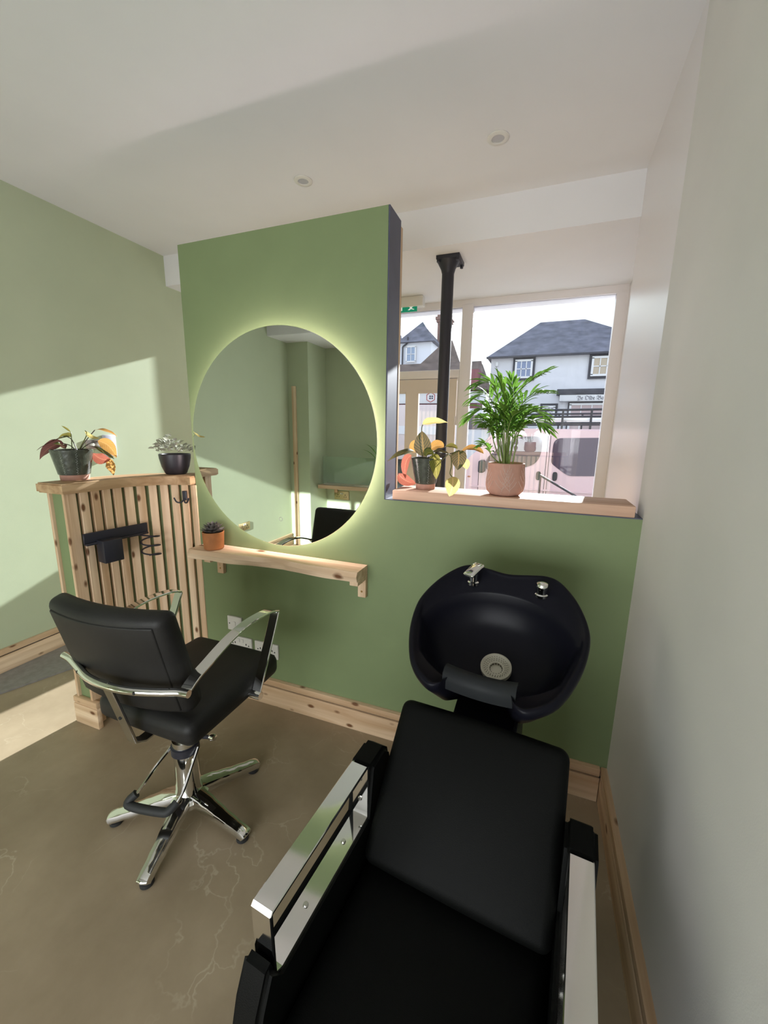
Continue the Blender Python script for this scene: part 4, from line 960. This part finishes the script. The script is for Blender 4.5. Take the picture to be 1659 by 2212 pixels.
for x in (-6.82, -6.55, -6.28): MB().lathe([(.12, 9.1), (.10, 9.7), (.12, 9.75)], (x, 26.6, 0), 12).build('chimney_pot', TERRAP, c_, at=hc.location)
# brown roofed house between them
hd_ = thing('brown_roofed_house', 'house with brown tiled roof between the white house and the inn', 'building', (-5, 20, RZ0))
MB().box((-6.1, 20, RZ0), (-4.0, 23, 4.95)).build('wall', BRICK, hd_, at=hd_.location)
m = MB(); hip_roof(m, -6.3, -4.1, 19.8, 23.2, 4.93, -5.3, -4.9, 21.4, 6.4); m.build('roof', BROWNROOF, hd_, angle=10, at=hd_.location)
# low shop with sign boards
hs = thing('low_shop', 'single-storey shop with white sign board and dark tiled roof', 'building', (-4, 15, RZ0))
MB().box((-7.5, 15, RZ0), (-2.45, 16.6, 3.95)).build('wall', plain('maroon_shopfront', (.22, .075, .085), .5), hs, at=hs.location)
m = MB(); bm = m.bm
v_ = [bm.verts.new(q) for q in ((-7.7, 14.7, 3.15), (-2.05, 14.7, 3.15), (-2.6, 16.6, 4.5), (-7.7, 16.6, 4.5), (-7.7, 16.68, 3.15), (-2.05, 16.68, 3.15))]
for q in ((0, 1, 2, 3), (3, 2, 5, 4), (1, 5, 2), (0, 3, 4), (4, 5, 1, 0)): bm.faces.new([v_[i] for i in q])
m.build('roof', BROWNROOF, hs, angle=10, at=hs.location)
fb2 = MB().box((-7.4, 14.86, 2.66), (-2.13, 15, 3.11), .01).build('sign_board', SASH, hs, at=hs.location)
text('lettering', 'NACE', .20, (-2.86+4, 14.85-15, 2.80-RZ0), (PI/2, 0, 0), INK, fb2, extrude=.004)
text('lettering', '2', .20, (-4.05+4, 14.85-15, 2.84-RZ0), (PI/2, 0, 0), plain('sign_red', (.55, .06, .05), .6), fb2, extrude=.004)
m = MB(); hx = [(-4.30+.19*math.sin(PI/3*i), 14.85, 2.90+.19*math.cos(PI/3*i)) for i in range(6)]
for a, b in zip(hx, hx[1:]+hx[:1]): m.cyl(a, b, .012, seg=6)
m.build('hexagon_logo', plain('sign_red', (.55, .06, .05), .6), fb2, at=hs.location)
m = MB()
for x in (-4.355, -4.265):
    for z_ in (2.83, 2.91): m.box((x, 14.845, z_), (x+.06, 14.86, z_+.055))
m.build('logo_windows', INK, fb2, at=hs.location)
for x0 in (-7.0, -5.75, -4.75, -3.4): sash_window(hs, x0, x0+.95, .7, 2.5, 15, 2, 2, .1, pm=PANEB, nm='shop_window', surround=False)
text('window_lettering', 'CLEANING\nSERVICES', .13, (-4.70+4, 14.82-15, 2.42-RZ0), (PI/2, 0, 0), SASH, hs, extrude=.003)
# ------------------------------------------------------------------ vehicles
XZ = Matrix(((1, 0, 0, 0), (0, 0, 1, 0), (0, 1, 0, 0), (0, 0, 0, 1)))     # polygon in x-z, extruded along y
XZ = Matrix(((1, 0, 0, 0), (0, 0, -1, 0), (0, 1, 0, 0), (0, 0, 0, 1)))
VP = plain('white_paint_flare_tint', (.66, .47, .475), .28, spec=.5); VG = plain('van_dark_glass', (.075, .05, .075), .06, spec=.8); VT = plain('black_trim', (.02, .02, .025), .5)  # van body is white; pink veil of the flare is mixed into its paint
STEEL = plain('alloy_rack', (.70, .72, .75), .3, .9)
vy = 5.2
va_ = thing('panel_van', 'white van with painted-in pink flare tint and roof rack, outside the shop window', 'van', (.4, vy, RZ0))
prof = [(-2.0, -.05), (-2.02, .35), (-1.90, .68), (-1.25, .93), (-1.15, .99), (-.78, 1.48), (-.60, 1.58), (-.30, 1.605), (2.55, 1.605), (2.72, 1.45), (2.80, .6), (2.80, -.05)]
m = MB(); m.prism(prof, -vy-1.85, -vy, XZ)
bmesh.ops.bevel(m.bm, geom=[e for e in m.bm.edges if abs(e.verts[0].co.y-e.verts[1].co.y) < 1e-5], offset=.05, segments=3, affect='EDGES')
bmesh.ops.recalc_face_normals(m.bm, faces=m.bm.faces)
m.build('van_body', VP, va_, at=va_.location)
def rounded(poly, k=3):
    out = []
    n = len(poly)
    for i in range(n):
        p0, p1, p2 = Vector(poly[i-1]), Vector(poly[i]), Vector(poly[(i+1) % n])
        a = p1+(p0-p1).normalized()*min(.05, (p0-p1).length*.4); b = p1+(p2-p1).normalized()*min(.05, (p2-p1).length*.4)
        for j in range(k+1): t_ = j/k; out.append(tuple(a*(1-t_)**2+p1*2*t_*(1-t_)+b*t_*t_))
    return out
def panel(nm, poly, mat, d=.006, r=True):
    m = MB(); m.prism(rounded(poly) if r else poly, -vy-.002, -vy+d, XZ); bmesh.ops.recalc_face_normals(m.bm, faces=m.bm.faces); return m.build(nm, mat, va_, 30, at=va_.location)
panel('sliding_door_window', [(.190, 1.10), (.20, 1.40), (.26, 1.465), (.95, 1.485), (1.20, 1.44), (1.20, .92), (.86, .905), (.466, .886), (.38, .935), (.21, 1.06)], VG)
panel('cab_door_window', [(-.80, 1.12), (-.55, 1.36), (-.28, 1.475), (-.04, 1.488), (.03, 1.44), (.04, 1.28), (.015, 1.15), (-.045, 1.055), (-.16, 1.0), (-.33, .962), (-.80, .92)], VG)
for nm, c in (('door_handle', (.022, .868)), ('door_handle', (.265, .870))): panel(nm, [(c[0]-.036, c[1]-.07), (c[0]+.036, c[1]-.07), (c[0]+.036, c[1]+.07), (c[0]-.036, c[1]+.07)], VT, .012)
panel('side_indicator', [(-1.10, .785), (-1.05, .785), (-1.05, .812), (-1.10, .812)], plain('amber', (.40, .16, .08), .3), .01)
m = MB()
for x in (.118, .155): m.box((x-.004, vy-.0025, .15), (x+.004, vy+.01, 1.50))
m.box((-.92, vy-.0025, .15), (-.912, vy+.01, .90)).build('door_gap', VT, va_, at=va_.location)
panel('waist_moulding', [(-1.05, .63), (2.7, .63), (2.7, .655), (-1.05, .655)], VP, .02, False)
mr = MB(); mr.pad((-.855, vy-.13, .99), (.05, .11, .10), .03, 4); mr.build('wing_mirror', VT, va_, at=va_.location)
for x in (-1.25, 2.0):
    w_ = MB().lathe([(.10, -.11), (.33, -.11), (.345, -.07), (.345, .09), (.33, .11), (.1, .11)], (x, vy+.16, RZ0+.345), 36, axis=(0, 1, 0)).build('wheel', VT, va_, at=va_.location)
    MB().lathe([(.02, -.115), (.21, -.115), (.22, -.10), (.02, -.10)], (x, vy+.16, RZ0+.345), 24, axis=(0, 1, 0)).build('wheel_hub', STEEL, w_, at=va_.location)
rk = MB()
for y in (vy+.12, vy+1.6):
    for z_ in (1.70, 1.795, 1.90): rk.tube([(-.35, y, z_-.012), (2.4, y, z_+.02)], .017, 8)
    for x in (-.33, .05, .30, .70, 1.2, 1.8, 2.35): rk.cyl((x, y, 1.60), (x, y, 1.91), .016, seg=8)
for x in (-.3, .35, 1.0, 1.7, 2.3): rk.tube([(x, vy+.12, 1.705), (x, vy+1.6, 1.705)], .016, 8)
rk.build('roof_rack', VT, va_, at=va_.location)
lad = thing('ladder', 'bright alloy ladder lying on the van roof rack', 'ladder', (1.0, vy+.55, 1.725))
m = MB()
for y in (vy+.35, vy+.78): m.box((-.28, y-.014, 1.727), (2.3, y+.014, 1.79), .004)
m.build('stile', STEEL, lad, at=lad.location)
for i in range(11): MB().cyl((-.15+.24*i, vy+.36, 1.758), (-.15+.24*i, vy+.77, 1.758), .016, seg=8).build('rung', STEEL, lad, at=lad.location)
# white box truck across the road
tr = thing('box_truck', 'white box truck parked across the street', 'truck', (-3, 11, RZ0))
WP = plain('white_vehicle_paint', (.70, .70, .72), .35); WPB = plain('cream_box_panel', (.66, .56, .54), .5)
MB().box((-6.5, 11, .62), (-2.62, 13, 2.36), .03).build('cargo_box', WPB, tr, at=tr.location)
MB().box((-6.5, 11.0, 1.44), (-2.62, 10.985, 1.70), 0).build('lower_panel', WP, tr, at=tr.location)
MB().box((-6.4, 11.3, .15), (-1.0, 12.7, .62)).build('chassis', VT, tr, at=tr.location)
m = MB(); m.prism([(-2.5, .25), (-2.5, 2.18), (-1.75, 2.22), (-1.35, 1.65), (-.75, 1.35), (-.62, 1.1), (-.6, .25)], -13, -11, XZ); bmesh.ops.recalc_face_normals(m.bm, faces=m.bm.faces)
bmesh.ops.bevel(m.bm, geom=list(m.bm.edges), offset=.05, segments=2, affect='EDGES'); m.build('cab', WP, tr, at=tr.location)
m = MB(); m.prism([(-2.2, 1.62), (-2.2, 2.03), (-1.80, 2.05), (-1.50, 1.62)], -11.02, -10.985, XZ); bmesh.ops.recalc_face_normals(m.bm, faces=m.bm.faces); m.build('cab_window', VG, tr, at=tr.location)
m = MB(); m.box((-2.34, 10.985, .4), (-2.325, 11.01, 2.1)); m.box((-1.45, 10.985, .4), (-1.435, 11.01, 1.6)); m.build('door_gap', VT, tr, at=tr.location)
MB().box((-2.2, 10.96, 1.38), (-2.08, 11.0, 1.43), .008).build('door_handle', VT, tr, at=tr.location)
MB().pad((-1.42, 10.86, 1.72), (.05, .12, .15), .03, 4).build('wing_mirror', VT, tr, at=tr.location)
for x in (-5.2, -1.25): MB().lathe([(.12, -.13), (.38, -.13), (.40, -.08), (.40, .1), (.38, .13), (.12, .13)], (x, 11.2, RZ0+.40), 28, axis=(0, 1, 0)).build('wheel', VT, tr, at=tr.location)
# black handrail just outside the window
hr = thing('handrail', 'thin black sloping handrail just outside the shop window', 'handrail', (.2, 3.1, RZ0+.04))
MB().tube([(.03, 3.15, 1.075), (.55, 3.05, .80)], .012, 10).build('rail', VT, hr, at=hr.location)
MB().cyl((.04, 3.148, RZ0+.04), (.04, 3.148, 1.07), .011, seg=10).build('post', VT, hr, at=hr.location)
MB().cyl((.53, 3.054, RZ0+.04), (.53, 3.054, .81), .011, seg=10).build('post', VT, hr, at=hr.location)
